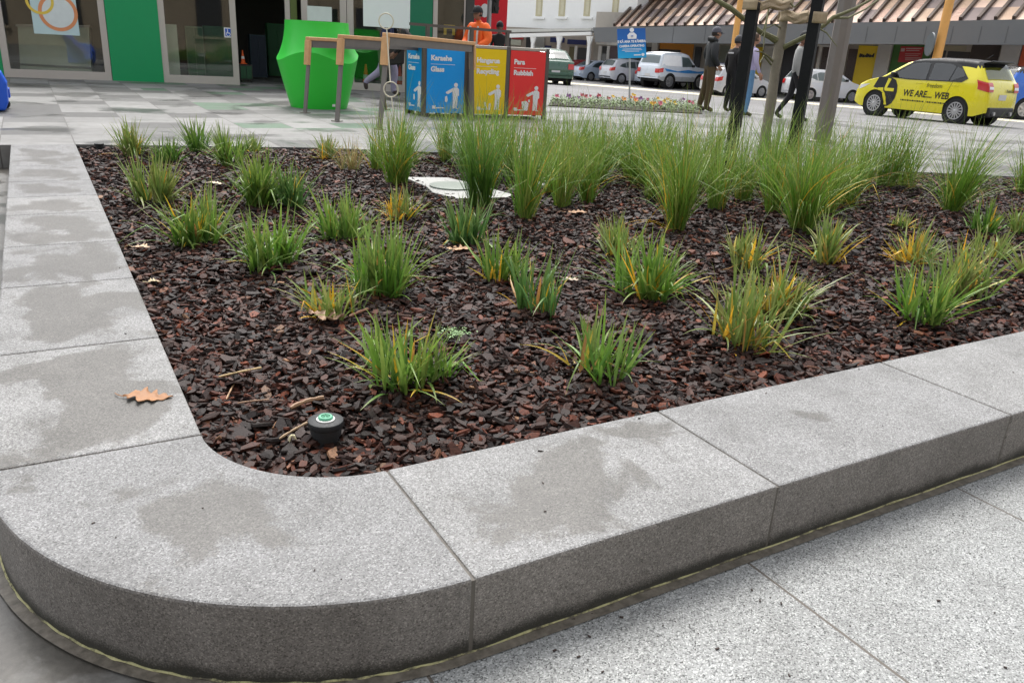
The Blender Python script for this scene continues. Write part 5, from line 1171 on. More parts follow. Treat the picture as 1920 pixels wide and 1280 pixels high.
arc = [(min(max(x, .60), 1.30), z) for x, z in [(1.02 + .48 * math.cos(a), .60 + .40 * math.sin(a)) for a in np.linspace(.9, 2 * math.pi - 1.55, 30)]]
lg = [(1.20, .985), (1.0, 1.0), (.80, .985), (.66, .93), (.58, .80), (.555, .64), (.58, .47), (.66, .34), (.78, .26), (.86, .25), (.845, .35), (.855, .47), (.90, .56), (.97, .63), (1.06, .68), (1.22, .70), (1.32, .72)]
logo = Y_.patch(lg, TRIM, 'round_logo', 1, .008)
YP = Y_.paint
for pts in ([(.90, .97), (.80, .95), (.885, .72), (.66, .72), (.66, .64), (.93, .64), (.965, .70)], [(.98, .645), (1.15, .645), (1.17, .58 + .125), (1.0, .72)], [(.93, .60), (1.0, .57), (.90, .36), (.90, .29), (.81, .29), (.86, .42)]):
    Y_.patch(pts, YP, 'logo_stroke', 1, .012, logo)
MB().box((-1.60, 0, 1.475), (.34, 1.05, .035), R=np.array([[.98, 0, .2], [0, 1, 0], [-.2, 0, .98]])).build('roof_spoiler', TRIM, Y_.t, bevel=.012)
MB().box((-1.93, 0, .33), (.14, 1.25, .22)).build('rear_diffuser', TRIM, Y_.t, bevel=.03)
mb = MB()
for s_ in (-.42, .42): mb.lathe([(.045, -.08), (.045, .06), (.035, .06)], 14, c=(-1.97, s_, .30), axis='x')
mb.build('exhaust_tip', RIM, Y_.t); MB().tube([(-1.25, 0, 1.53), (-1.43, 0, 1.66)], .007, 6).build('aerial', TRIM, Y_.t)
for x0 in (.0, -1.02):
    MB().box((x0 - .05, Y_.w(x0, .90) + .004, .90), (.18, .016, .026)).build('door_handle', YP, Y_.t, bevel=.006)
for ln in ([(.88, .99), (.90, .55), (.80, .25)], [(-.25, .99), (-.27, .28)], [(-.98, .99), (-.84, .6), (-.86, .30)]):
    MB().tube([(x, Y_.w(x, z) + .001, z) for x, z in ln], .005, 4).build('door_seam', TRIM, Y_.t)
v, f = text_polys('freedom', .12, .002, 'CENTER', .1); MB().add([(-1.915 - .02, -a - .35, .80 + b) for a, b in v], f).build('boot_lettering', TRIM, Y_.t, fix=False)
los = RG(1760, 228) - CAM; los[2] = 0; los /= np.linalg.norm(los); prp = V3(-los[1], los[0], 0)
Y_.place(1791, 232, None, prp * math.cos(rad(30)) + los * math.sin(rad(30)), (PROF['hatch']['ra'], 1), top=117)
Y_.t.scale[0] *= .94; Y_.t.scale[1] *= .93
Y_.patch([(1.0, 1.0), (.32, 1.42), (0, 1.455), (-.82, 1.45), (-1.02, 1.40), (-1.36, 1.08), (-1.22, .985), (.3, .965)], TRIM, 'window_surround', 1, .010)
# --- green sedan, tail towards the camera
c = Car('sedan', 'green_sedan', 'dark green sedan seen from behind, right of the red bin', paint('green', (.035, .105, .065)), rimn=5); c.seats(); c.mirrors(c.paint); c.front(); c.rear(lights='wide', zl=(.66, .88)); MB().box((-2.2, 0, .47), (.06, 1.5, .13)).build('bumper', c.paint, c.t, bevel=.03)
c.place(1064, 160, None, FWD * .97 - RIGHT * .16, (c.P['ra'], -1), top=97)
far = [('sedan', 'silver_blue_sedan', 'pale silver blue sedan parked right of the green sedan', (.42, .50, .62), 1106, 152, .6, 115, None),
       ('crossover', 'silver_crossover', 'silver crossover parked under the blue camera sign', (.55, .57, .62), 1163, 158, .5, 113, None),
       ('hatch', 'pale_blue_hatchback', 'small pale blue hatchback half hidden behind the blue and white off-roader', (.50, .55, .62), 1226, 163, .5, 122, None)]
for kind, nm, lab, col, px, py, k, sc, lo in far:
    c = Car(kind, nm, lab, paint(nm, col), 'cars parked along the far side', rimn=5); c.seats(); c.mirrors(c.paint); c.front(); c.rear(zl=(c.P['belt'] - .2, c.P['belt'] + .02)); c.place(px, py, -.6, RIGHT + FWD * k, (c.P['ra'], -1), top=sc)
c = Car('softtop', 'white_blue_offroader', 'white and blue off-roader with white soft top and grey lower body', paint('offroad_white', (.66, .72, .80)), roof=None, rimn=5, lower=paint('offroad_grey', (.40, .42, .44))); c.seats(); c.mirrors(TRIM); c.front(); c.rear(zl=(.75, .95))
ST = mat('white_canvas', (.85, .87, .90), .7); c.patch([(-.32, 1.09), (-.30, 1.60), (-1.52, 1.60), (-1.72, 1.12)], ST, 'soft_top', -1, .010); c.patch([(-.32, 1.09), (-.30, 1.60), (-1.52, 1.60), (-1.72, 1.12)], ST, 'soft_top', 1, .010)
c.strip(-1.55, .20, 1.0, ST, 'soft_top_roof', .012); bl_ = paint('blue_flash', (.04, .25, .62))
for sg in (-1, 1): c.patch([(-1.55, .98), (-.6, .86), (.2, .95), (.9, .88), (1.5, .94), (1.3, .80), (.1, .78), (-1.4, .84)], bl_, 'blue_flash', sg, .009)
c.place(1251, 167, -.6, RIGHT + FWD * .75, (c.P['ra'], -1), top=103)
c = Car('hatch', 'navy_hatchback', 'dark navy car parked behind the man in the black jacket', paint('navy', (.012, .018, .05)), 'cars parked along the far side', rimn=5); c.seats(); c.rear(zl=(.78, 1.0)); c.front(); c.place(1333, 176, -.6, -FWD - RIGHT * .1, (c.P['fa'], -1), top=120)
c = Car('hatch', 'silver_hatchback', 'silver car parked behind the young tree trunk', paint('silver', (.50, .51, .54)), 'cars parked along the far side', rimn=5); c.seats(); c.rear(zl=(.78, 1.0)); c.mirrors(c.paint); c.front(); c.place(1424, 183, -.6, RIGHT + FWD * .5, (c.P['fa'], -1), top=132)
c = Car('hatch', 'white_hatchback', 'white hatchback parked left of the yellow hatchback, behind the lamp post', paint('white', (.74, .75, .77)), 'cars parked along the far side', rimn=5); c.seats(); c.rear(zl=(.78, 1.0)); c.mirrors(TRIM); c.front(); c.place(1593, 193, -.6, RIGHT + FWD * .25, (c.P['fa'], -1), top=137)
c = Car('hatch', 'blue_hatchback', 'bright blue car cut by the right photo edge, behind the yellow hatchback', paint('bright_blue', (.01, .12, .55)), roof=mat('black_roof', (.015, .015, .017), .25, coat=.7), rimn=7); c.seats(); c.rear(zl=(.78, 1.0)); c.mirrors(TRIM); c.front(); c.place(1911, 224, None, RIGHT + FWD * .12, (c.P['ra'], -1), top=130)
c = Car('hatch', 'red_car', 'red car far down the road, behind the silver blue sedan', paint('red', (.40, .03, .04)), rimn=5); c.seats(); c.rear(zl=(.78, 1.0)); c.front(); c.place(1082, 148, -.6, RIGHT + FWD * .3, (c.P['ra'], -1), top=114)
# ------------------------------------------------------------------ the shop with the green panels
GFR = mat('pale_aluminium', (.50, .46, .42), .45, .2, var=.08); GRN = mat('green_cladding', (.0, .30, .10), .45, var=.05); GRND = mat('dark_green_cladding', (.0, .17, .08), .45, var=.05)
SGL = glass_mat('shop_glass', (.92, .95, .93), .05); INT = mat('dim_interior', (.05, .05, .045), .8); FLR = mat('shop_floor', (.22, .22, .21), .4); PALE = mat('pale_counter', (.72, .74, .62), .6); DGR = mat('dark_green_unit', (.02, .09, .04), .6); SILL = GFR
A0, A1 = V3(0.0, 19.6, 0), V3(5.07, 18.9, 0); AD = (A1 - A0) / np.linalg.norm(A1 - A0); B1 = V3(9.75, 16.85, 0); BD = (B1 - A1) / np.linalg.norm(B1 - A1); B1 = A1 + BD * PL(881, 60, A1, BD)[0]
shop = thing('shop_building', 'glass fronted shop with green cladding panels behind the plaza', 'shop', (0, 0, 0))
class Face:
    def __init__(s, p, d): s.p, s.d = np.array(p, float), np.array(d, float); s.n = V3(d[1], -d[0], 0); s.n = s.n if s.n @ (CAM - s.p) > 0 else -s.n
    def sz(s, x, y): return PL(x, y, s.p, s.d)
    def s_(s, x, y): return s.sz(x, y)[0]
    def rect(s, x0, y0, x1, y1, t, m, name, parent, out=0.0, bevel=0):
        s0, s1 = s.s_(x0, (y0 + y1) / 2), s.s_(x1, (y0 + y1) / 2); z1, z0 = s.sz((x0 + x1) / 2, y0)[1], s.sz((x0 + x1) / 2, y1)[1]
        return s.box(s0, s1, z0, z1, t, m, name, parent, out, bevel)
    def box(s, s0, s1, z0, z1, t, m, name, parent, out=0.0, bevel=0):
        o = s.p + s.n * out; return MB().prism([(s0, z0), (s1, z0), (s1, z1), (s0, z1)], o, s.d, V3(0, 0, 1), -s.n * t).build(name, m, parent, bevel=bevel)
    def quad(s, pts, t, m, name, parent, out=0.0):
        f = Face(s.p + s.n * out, s.d); return MB().prism([f.sz(*p) for p in pts], f.p, s.d, V3(0, 0, 1), -s.n * t).build(name, m, parent)
FA, FB_ = Face(A0, AD), Face(A1, BD); ZT = 3.1
def window(Fc, s0, s1, z0, name='window', fw=.10, fh=.16, gl=SGL, parent=shop):
    mb = MB(); o = Fc.p
    for a, b, c, d in ((s0, s0 + fw, z0, ZT), (s1 - fw, s1, z0, ZT), (s0 + fw, s1 - fw, z0, z0 + fh), (s0 + fw, s1 - fw, ZT - .12, ZT)): mb.prism([(a, c), (b, c), (b, d), (a, d)], o, Fc.d, V3(0, 0, 1), -Fc.n * .10)
    w = mb.build(name, GFR, parent); Fc.box(s0 + fw, s1 - fw, z0 + fh, ZT - .12, .012, gl, 'pane', w, -.05); return w
sv = lambda x, y=120: FA.s_(x, y)
window(FA, -9.0, sv(-90), 0); FA.box(sv(-90) + .005, sv(2, 100) - .005, 0, ZT, .10, GRN, 'green_panel', shop)
window(FA, sv(2, 100), sv(205, 100), 0, fw=.12); FA.box(sv(206, 100), sv(303, 100), 0, ZT, .12, GRN, 'green_panel', shop, .012)
w2 = window(FA, sv(303, 100), sv(447, 110), 0, fw=.12); FA.box(sv(436, 110) , sv(439.5, 110), .16, ZT - .12, .04, GFR, 'door_jamb', w2, -.02)
FA.box(sv(538, 110), sv(547, 110), 0, ZT, .10, GFR, 'mullion', shop, .004); FA.box(sv(448, 110), sv(538, 110), 2.25, ZT, .08, GFR, 'transom', shop, -.01)
FA.box(sv(548, 110), sv(560, 110), 0, ZT, .08, mat('olive_cladding', (.10, .14, .03), .5), 'olive_panel', shop, -.005)
sb = lambda x, y=100: FB_.s_(x, y)
window(FB_, sb(566, 60), sb(650, 60), 0, fw=.14); window(FB_, sb(651, 60), sb(766, 140), 0, fw=.14)
FB_.box(sb(768, 60), sb(811, 40), 0, ZT, .12, GRND, 'green_panel', shop, .012); window(FB_, sb(812, 40), sb(878, 40), 0, fw=.10)
# shell
E0 = A0 - AD * 9.0; E1 = A1 + BD * np.linalg.norm(B1 - A1); back = 7.0
Fc = FA; mb = MB()
P = [E0[:2], A1[:2], E1[:2], (E1 + V3(-.5, back, 0))[:2], (E0 + V3(.9, back, 0))[:2]]
def poly_off(d): return [tuple(p) for p in P]
MB().prism([(P[0] - FA.n[:2] * .2), (P[1] - FA.n[:2] * .25), (P[2] - FB_.n[:2] * .2), P[3], P[4]], (0, 0, .004), (1, 0, 0), (0, 1, 0), (0, 0, .012)).build('floor', FLR, shop)
MB().prism(P, (0, 0, ZT + .002), (1, 0, 0), (0, 1, 0), (0, 0, .25)).build('ceiling_slab', mat('ceiling_white', (.5, .5, .48), .8), shop)
FAS = mat('fascia_panel', (.16, .17, .17), .5)
for a, b, nm in ((0, 1, 'fascia'), (1, 2, 'fascia')):
    p, q = V3(*P[a], 0), V3(*P[b], 0); MB().bar((*p[:2], ZT + .95), (*q[:2], ZT + .95), .2, 1.4).build(nm, FAS, shop)
MB().prism(P, (0, 0, ZT + 1.66), (1, 0, 0), (0, 1, 0), (0, 0, .15)).build('roof', FAS, shop)
for a, b in ((2, 3), (3, 4), (4, 0)): MB().bar((*P[a], ZT / 2 + .01), (*P[b], ZT / 2 + .01), .2, ZT - .02).build('wall', INT, shop)
# things inside, dimly seen
FI = Face(A0 - FA.n * 1.1, AD)
t = thing('reception_counter', 'pale green-grey counter seen inside the left shop window', 'counter', FI.p)
MB().prism([FI.sz(*p) for p in ((33, 50), (166, 52), (172, 138), (38, 131))], (0, 0, 0), FI.d, V3(0, 0, 1), -FI.n * .5).build('counter_body', PALE, t)
MB().prism([FI.sz(*p) for p in ((30, 46), (168, 48), (168, 52), (30, 50))], FI.n * .05, FI.d, V3(0, 0, 1), -FI.n * .6).build('counter_top', GFR, t)
MB().prism([FI.sz(*p) for p in ((38, 119), (171, 126), (171, 130), (38, 123))], FI.n * .01, FI.d, V3(0, 0, 1), -FI.n * .02).build('skirting', mat('grey_skirting', (.25, .25, .22), .6), t)
FC_ = Face(A0 + FA.n * .05, AD)
def flat(Fc, x0, y0, x1, y1, t, m, name, label, cat, out=0.0):
    s0, s1 = Fc.s_(x0, (y0 + y1) / 2), Fc.s_(x1, (y0 + y1) / 2); z1, z0 = Fc.sz((x0 + x1) / 2, y0)[1], Fc.sz((x0 + x1) / 2, y1)[1]; o = Fc.p + Fc.d * s0 + Fc.n * out + V3(0, 0, z0)
    ob = MB().prism([(0, 0), (s1 - s0, 0), (s1 - s0, z1 - z0), (0, z1 - z0)], (0, 0, 0), Fc.d, V3(0, 0, 1), -Fc.n * t).build(name, m, loc=o); return tag(ob, label, cat), s1 - s0, z1 - z0
FP = Face(A0 - FA.n * .036, AD)
po, w, h = flat(FP, 57, -40, 143, 65, .008, mat('poster_blue', (.52, .68, .70), .5, var=.06), 'window_poster', 'pale blue poster with yellow and orange rings in the left shop window', 'poster')
mb = MB(); mr = MB(); n_, d_2 = FP.n, FP.d
def ann(mb, cx, cz, r0, r1, off): 
    a = np.linspace(0, 2 * math.pi, 41)[:-1]; V = [d_2 * (cx + r * math.cos(t)) + V3(0, 0, cz + r * math.sin(t)) + n_ * off for r in (r0, r1) for t in a]; mb.add(V, [(i, (i + 1) % 40, 40 + (i + 1) % 40, 40 + i) for i in range(40)])
c1s, c1z = FP.sz(109, 24); c2s, c2z = FP.sz(74, 2); o = po.location; s_off = FP.s_(57, 12); zoff = o[2]
ann(mr, c1s - s_off, c1z - zoff, .285, .35, .004); mr.build('orange_ring', mat('ring_orange', (.72, .28, .12), .6), po, fix=False)
ann(mb, c2s - s_off, c2z - zoff, .20, .25, .006); mb.build('yellow_ring', mat('ring_yellow', (.75, .55, .08), .6), po, fix=False)
mb = MB(); mb.lathe([(.284, 0), (.284, .002)], 36, axis='y'); mb.v = [tuple(d_2 * (x + c1s - s_off) + V3(0, 0, z + c1z - zoff) + n_ * (.003 + y * .0)) for x, y, z in mb.v]; mb.f = mb.f[-1:]; mb.mi = [0]; mb.build('pale_disc', mat('disc_pale', (.68, .74, .74), .6), po, fix=False)
sg, w, h = flat(Face(A0 + FA.n * .0, AD), 420.5, 52.5, 436.5, 71, .004, WHT, 'accessible_sign', 'blue and white wheelchair access sign stuck on the shop glass', 'sign', -.035)
m = MB(); m.prism([(w * .12, h * .12), (w * .9, h * .12), (w * .9, h * .9), (w * .12, h * .9)], FA.n * .002, FA.d, V3(0, 0, 1), FA.n * .002); m.build('blue_field', mat('access_blue', (.01, .10, .50), .5), sg)
m = MB(); o_ = FA.n * .006
def pl2(pts): m.add([FA.d * (w * a) + V3(0, 0, h * b) + o_ for a, b in pts], [tuple(range(len(pts)))])
pl2([(.40 + .05 * math.cos(a), .80 + .05 * math.sin(a)) for a in np.linspace(0, 6.28, 10, endpoint=False)]); pl2([(.36, .74), (.45, .74), (.46, .50), (.66, .50), (.76, .27), (.70, .24), (.61, .42), (.37, .42)])
aa = np.linspace(2.2, 6.0, 14); V = [FA.d * (w * (.47 + r * math.cos(a))) + V3(0, 0, h * (.36 + r * math.sin(a))) + o_ for r in (.19, .25) for a in aa]; m.add(V, [(i, i + 1, 14 + i + 1, 14 + i) for i in range(13)]); m.build('wheelchair_symbol', WHT, sg, fix=False)
def inside(Fd, x0, y0, x1, y1, m, name, label, cat, t=.5):
    Fi = Face(A0 - FA.n * Fd, AD); o, w, h = flat(Fi, x0, y0, x1, y1, t, m, name, label, cat); return o, w, h, Fi
def cabinet(x0, y0, x1, y1, d, m, m2, label, name='cabinet'):
    Fi = Face(A0 - FA.n * d, AD); s0, s1 = Fi.s_(x0, (y0 + y1) / 2), Fi.s_(x1, (y0 + y1) / 2); z1 = Fi.sz((x0 + x1) / 2, y0)[1]; t = thing(name, label, 'cabinet', Fi.p + Fi.d * s0); W_ = s1 - s0
    MB().prism([(0, .07), (W_, .07), (W_, z1), (0, z1)], (0, 0, 0), Fi.d, V3(0, 0, 1), -Fi.n * .5).build('carcass', m, t); MB().prism([(.03, .02), (W_ - .03, .02), (W_ - .03, .068), (.03, .068)], -Fi.n * .04, Fi.d, V3(0, 0, 1), -Fi.n * .4).build('plinth', INT, t)
    MB().prism([(.02, .10), (W_ / 2 - .005, .10), (W_ / 2 - .005, z1 - .03), (.02, z1 - .03)], Fi.n * .018, Fi.d, V3(0, 0, 1), -Fi.n * .015).build('door', m2, t); MB().prism([(W_ / 2 + .005, .10), (W_ - .02, .10), (W_ - .02, z1 - .03), (W_ / 2 + .005, z1 - .03)], Fi.n * .018, Fi.d, V3(0, 0, 1), -Fi.n * .015).build('door', m2, t)
cabinet(306, 46, 335, 148, .9, PALE, PALE, 'narrow pale cabinet inside the second shop window'); cabinet(384, 50, 436, 150, 1.2, DGR, DGR, 'dark green cabinet behind the glass by the wheelchair sign')
cabinet(350, 50, 383, 140, 1.0, mat('grey_green_unit', (.12, .19, .12), .6), DGR, 'grey-green cabinet in the middle of the second shop window')
cabinet(470, 66, 500, 150, 2.2, mat('blue_grey_unit', (.03, .06, .09), .6), mat('navy_unit', (.02, .03, .06), .6), 'blue-grey tall unit inside the open shop doorway'); cabinet(820, 20, 872, 160, 1.5, mat('green_kiosk', (.06, .16, .09), .5), mat('green_kiosk_door', (.08, .20, .11), .5), 'green kiosk cabinet inside the glass right of the bins')
cabinet(503, 45, 537, 150, 3.2, mat('green_wall_unit', (.02, .15, .05), .6), mat('green_wall_unit_door', (.025, .12, .05), .6), 'tall green unit deep inside the open doorway')
cabinet(450, 122, 474, 156, .75, INT, DGR, 'low dark shelf unit just inside the open doorway', 'shelf_unit')
for x, lab in ((458, 'small orange cone on the low shelf inside the open doorway'), (686, 'orange traffic cone inside the glass right of the green planter'), (750, 'orange traffic cone behind the walker, left of the blue bin')):
    Fi = Face(A0 - FA.n * .7, AD) if x < 600 else Face(A1 - FB_.n * .7, BD); q = Fi.p + Fi.d * Fi.s_(x, 125 if x < 600 else 140); zz = .02 if x > 600 else Fi.sz(x, 122)[1] + .012; t = thing('traffic_cone', lab, 'cone', (q[0], q[1], zz), group='orange cones inside the shop'); t.scale = (.45 if x < 600 else .8,) * 3; t.location = tuple(np.array(t.location) - (FA.n * .25 if x < 600 else 0)); ORC = pm('cone_orange', (.85, .13, .02), .5)
    MB().box((0, 0, .015), (.32, .32, .03)).build('base', ORC, t); MB().lathe([(.12, .03), (.025, .66)], 16).build('cone', ORC, t, smooth=True); MB().lathe([(.088, .25), (.07, .37)], 16).build('white_band', WHT, t)
whb, w, h = flat(Face(A1 + FB_.n * .6, BD), 576, 12.5, 622, 40, .03, mat('pale_sign_white', (.62, .70, .66), .5), 'blank_panel', 'blank pale white panel standing behind the green planter', 'panel'); z_ = whb.location[2]
MB().box(FB_.d * w / 2 - FB_.n * .04 + V3(0, 0, -z_ / 2 + .1), (.05, .05, z_ + .2)).build('panel_post', STEEL, whb)
ye, w, h = flat(Face(A1 - FB_.n * .35, BD), 832, 47, 853, 66, .02, mat('yellow_card', (.75, .50, .03), .5), 'yellow_notice', 'small yellow notice inside the glass left of the worker', 'notice'); MB().prism([(w * .25, 0), (w * .75, 0), (w * .75, h * .6), (w * .25, h * .6)], FB_.n * .003, FB_.d, V3(0, 0, 1), FB_.n * .004).build('black_square', TRIM, ye)
# red banner board and signal pole beyond the shop corner
dR = 22.0; q0, q1 = DP(874, 40, dR), DP(950, 44, dR); ux = (q1 - q0); ux[2] = 0; L = np.linalg.norm(ux); ux /= L; nn = V3(ux[1], -ux[0], 0)
t = thing('red_hoarding', 'tall red board with white marks behind the orange worker', 'board', (q0[0], q0[1], 0)); RED = mat('hoarding_red', (.78, .015, .03), .5, var=.04)
MB().prism([(0, .0), (L, .0), (L, 3.2), (0, 3.2)], (0, 0, 0), ux, V3(0, 0, 1), -nn * .08).build('board_panel', RED, t)
mb = MB(); z9 = lambda y: DP(900, y, dR)[2]
for cx, cy, a, b in ((885, 16, 7, 6), (908, 20, 8, 12), (884, 36, 5, 3), (917, 34, 4, 5)):
    c = (cx - 874) / 76 * L; mb.add([ux * (c + a / F * dR * math.cos(u)) + V3(0, 0, z9(cy) + b / F * dR * math.sin(u)) + nn * .006 for u in np.linspace(0, 6.283, 20, endpoint=False)], [tuple(range(20))])
mb.build('white_marks', WHT, t, fix=False)
for k in (.05, .95): MB().box(ux * L * k - nn * .12 + V3(0, 0, 1.6), (.08, .07, 3.2)).build('support_post', STEEL, t)
q = DP(916, 60, 19.0); t = thing('signal_pole', 'grey traffic signal pole with black lamp head beside the worker', 'signal', (q[0], q[1], 0))
MB().tube([(0, 0, 0), (0, 0, 3.4)], .055, 12).build('pole', mat('signal_grey', (.35, .35, .36), .4, .4), t); z_ = DP(921, 8, 19.0)[2]; h_ = MB().box((.14, 0, z_), (.16, .14, .42)).build('lamp_head', TRIM, t, bevel=.02)
for dz in (-.1, .1): MB().lathe([(.055, -.08), (.06, -.12), (.05, -.12)], 14, c=(.14, 0, z_ + dz), axis='y').build('lens_hood', TRIM, h_)
# ------------------------------------------------------------------ across the road
def FP_(off): return Face(FS0 * V3(1, 1, 0) + FSN * off, FSD)
WW = mat('white_render', (.90, .90, .88), .7, var=.04); CRM = mat('cream_reveal', (.55, .50, .33), .8); TAN = mat('tan_stone', (.48, .42, .36), .8, var=.15, scale=2); NVY = mat('navy_sign', (.02, .03, .14), .5); DKG = glass_mat('dark_window', (.10, .11, .12), .16); DWN = mat('dark_opening', (.03, .03, .035), .4)
wb = thing('white_building', 'two storey white building with tall window slits and a posted verandah', 'building', (0, 0, 0)); F9, F6 = FP_(9.0), FP_(6.0); BZ = -.75
s0, s1 = F9.s_(850, 30), F9.s_(1193, 30); zc = F9.sz(1050, 55)[1]
F9.box(s0 - 14, s1, zc, zc + 7, 8, WW, 'upper_wall', wb); F9.box(s0 - 14, s1, BZ, zc, 8, TAN, 'lower_wall', wb, -.05)
MB().prism([(s0 - 14, zc + 7), (s1, zc + 7), (s1, zc + 7.3), (s0 - 14, zc + 7.3)], F9.p + F9.n * .3, F9.d, V3(0, 0, 1), -F9.n * 8.4).build('parapet', WW, wb)
for x in (1012, 1055, 1102, 1155):
    f = F9.box(F9.s_(x - 7, 15), F9.s_(x + 5, 15), F9.sz(x, 31)[1], F9.sz(x, 31)[1] + 3.0, .10, CRM, 'window', wb, .02); a, b = F9.s_(x - 12, 36), F9.s_(x + 10, 36); F9.box(a, b, F9.sz(x, 36)[1], F9.sz(x, 33)[1], .3, WW, 'sill', f, .2)
    F9.box(F9.s_(x - 3, 15), F9.s_(x + 3, 15), F9.sz(x, 28)[1], F9.sz(x, 28)[1] + 2.7, .02, mat('blind_cream', (.62, .58, .42), .7), 'pane', f, .045)
F6.quad([(860, 56), (1108, 53), (1108, 58), (860, 63)], 2.6, mat('verandah_roof', (.60, .60, .56), .6), 'verandah_roof', wb)
F6.quad([(860, 66), (1108, 60), (1108, 66), (860, 74)], .15, WW, 'verandah_beam', wb, .02)
for x in (925, 998, 1047, 1104):
    a = F6.s_(x, 80); z_ = F6.sz(x, 68)[1]; w_ = 3.0 / F * 45; p = MB().prism([(a - w_, BZ), (a + w_, BZ), (a + w_, z_), (a - w_, z_)], F6.p, F6.d, V3(0, 0, 1), -F6.n * .18).build('verandah_post', WW, wb); MB().prism([(a - w_ * 2.6, z_), (a - w_, z_ - .5), (a + w_, z_ - .5), (a + w_ * 2.6, z_)], F6.p - F6.n * .04, F6.d, V3(0, 0, 1), -F6.n * .1).build('bracket', WW, p)
for r, m, nm in (((1032, 71, 1058, 80), NVY, 'navy_sign'), ((1064, 75, 1099, 84), NVY, 'navy_sign'), ((1022, 86, 1033, 93), NVY, 'navy_sign'), ((960, 66, 981, 74), mat('sign_red', (.5, .03, .03), .5), 'red_sign'), ((958, 75, 977, 85), PALE, 'pale_notice'),
                 ((1066, 88, 1076, 150), mat('olive_door', (.16, .14, .07), .6), 'door'), ((1082, 90, 1099, 150), DWN, 'window'), ((1003, 70, 1019, 150), mat('grey_panel', (.40, .40, .38), .6), 'wall_panel'), ((985, 68, 996, 150), DWN, 'window'), ((935, 70, 955, 150), DWN, 'window')):
    F9.rect(*r, .08, m, nm, wb, .03)
F9.rect(1076, 86, 1081, 150, .10, WW, 'door_frame', wb, .05)
bb = thing('bronze_building', 'long bronze glazed building with grey canopy fascia over coloured shopfronts', 'building', (0, 0, 0)); F5, F8 = FP_(5.0), FP_(8.5); FSC = mat('grey_fascia', (.165, .172, .18), .5, .1, var=.08, scale=1.5)
F5.quad([(1112, 52), (1330, 49), (1600, 43), (2050, 34), (2050, 85), (1600, 83), (1330, 82), (1116, 79)], .25, FSC, 'canopy_fascia', bb)
F5.quad([(1112, 53), (2050, 35), (2050, 38), (1112, 56)], 2.6, FSC, 'canopy_deck', bb, -.26)
mb = MB()
for x in (1208, 1262, 1322, 1410, 1470, 1545, 1625, 1680, 1735, 1785, 1838, 1888): s_ = F5.s_(x, 60); mb.prism([(s_, F5.sz(x, 81)[1]), (s_ + .03, F5.sz(x, 81)[1]), (s_ + .03, F5.sz(x, 50)[1]), (s_, F5.sz(x, 50)[1])], F5.p + F5.n * .012, F5.d, V3(0, 0, 1), -F5.n * .011)
mb.build('fascia_seams', mat('seam_grey', (.10, .105, .11), .5), bb)
# sloped glazing above the canopy
Ft = FP_(10.5); Fb = FP_(5.6); bar, pan = MB(), MB(); xs = [1152, 1166, 1181, 1196, 1213, 1229, 1247, 1265, 1284, 1303, 1321, 1340, 1362, 1383, 1403, 1425, 1446, 1468, 1490, 1513, 1537, 1560, 1584, 1610, 1632, 1657, 1684, 1711, 1740, 1770, 1800, 1834, 1866, 1900, 1935, 1972, 2010]
yb = lambda x: 50 - (x - 1150) * .0165
def P3(Fc, x, y): s_, z = Fc.sz(x, y); return Fc.p + Fc.d * s_ + V3(0, 0, z)
BT = []
for x in xs:
    k = min(1, (x - 1150) / 500); h = 44 + 26 * k; dx = 42 + 18 * k; BT.append((P3(Fb, x, yb(x)), P3(Ft, x + dx, yb(x) - h)))
nrm = np.cross(BT[1][0] - BT[0][0], BT[0][1] - BT[0][0]); nrm /= np.linalg.norm(nrm); nrm = nrm if nrm @ (CAM - BT[0][0]) > 0 else -nrm
for i, (b, t_) in enumerate(BT):
    bar.bar(b + nrm * .08, t_ + nrm * .08, .13, .16, up=nrm)
    if i + 1 < len(BT):
        b2, t2 = BT[i + 1]
        for k in range(3):
            u0, u1 = k / 3, (k + 1) / 3; pan.cur = (i * 7 + k * 5 + (i * i) % 3) % 4; pan.add([b + (t_ - b) * u0, b2 + (t2 - b2) * u0, b2 + (t2 - b2) * u1, b + (t_ - b) * u1], [(0, 1, 2, 3)])
pm4 = [mat('bronze_pane_%s' % n_, c, r, m_, var=.2, scale=.5) for n_, c, r, m_ in (('pink', (.66, .46, .37), .25, .1), ('tan', (.58, .42, .31), .3, .1), ('grey', (.42, .36, .35), .15, .3), ('sand', (.74, .55, .44), .35, .0))]
pan.build('sloped_glazing', pm4, bb, fix=False); bar.build('glazing_bars', mat('bronze_bar', (.055, .035, .025), .5, .2), bb)
top = [t_ for b, t_ in BT]; mb = MB()
for a, b in zip(top, top[1:]): mb.add([a, b, b + V3(0, 0, 5), a + V3(0, 0, 5)], [(0, 1, 2, 3)]); mb.bar(a + V3(0, 0, 0) + nrm * .1, a + V3(0, 0, 5) + nrm * .1, .25, .2, up=nrm)
mb.build('upper_wall', mat('bronze_panel', (.26, .16, .10), .4, .2, var=.3, scale=.7), bb, fix=False)
a, b = F8.s_(1112, 100), F8.s_(2060, 100); F8.box(a, b, BZ, F8.sz(1300, 70)[1] + 1.2, .3, mat('shopfront_wall', (.42, .38, .33), .7, var=.3, scale=1), 'ground_floor_wall', bb, -.02)
ORG = mat('orange_panel', (.85, .33, .03), .5, var=.1); YLW = mat('yellow_panel', (.88, .62, .02), .5, var=.05); GRW = mat('green_wall', (.06, .17, .035), .6); GPL = mat('grey_pillar', (.55, .53, .50), .7); BRN = mat('brown_window', (.07, .045, .035), .3); LTW = mat('light_frame', (.80, .77, .72), .6)
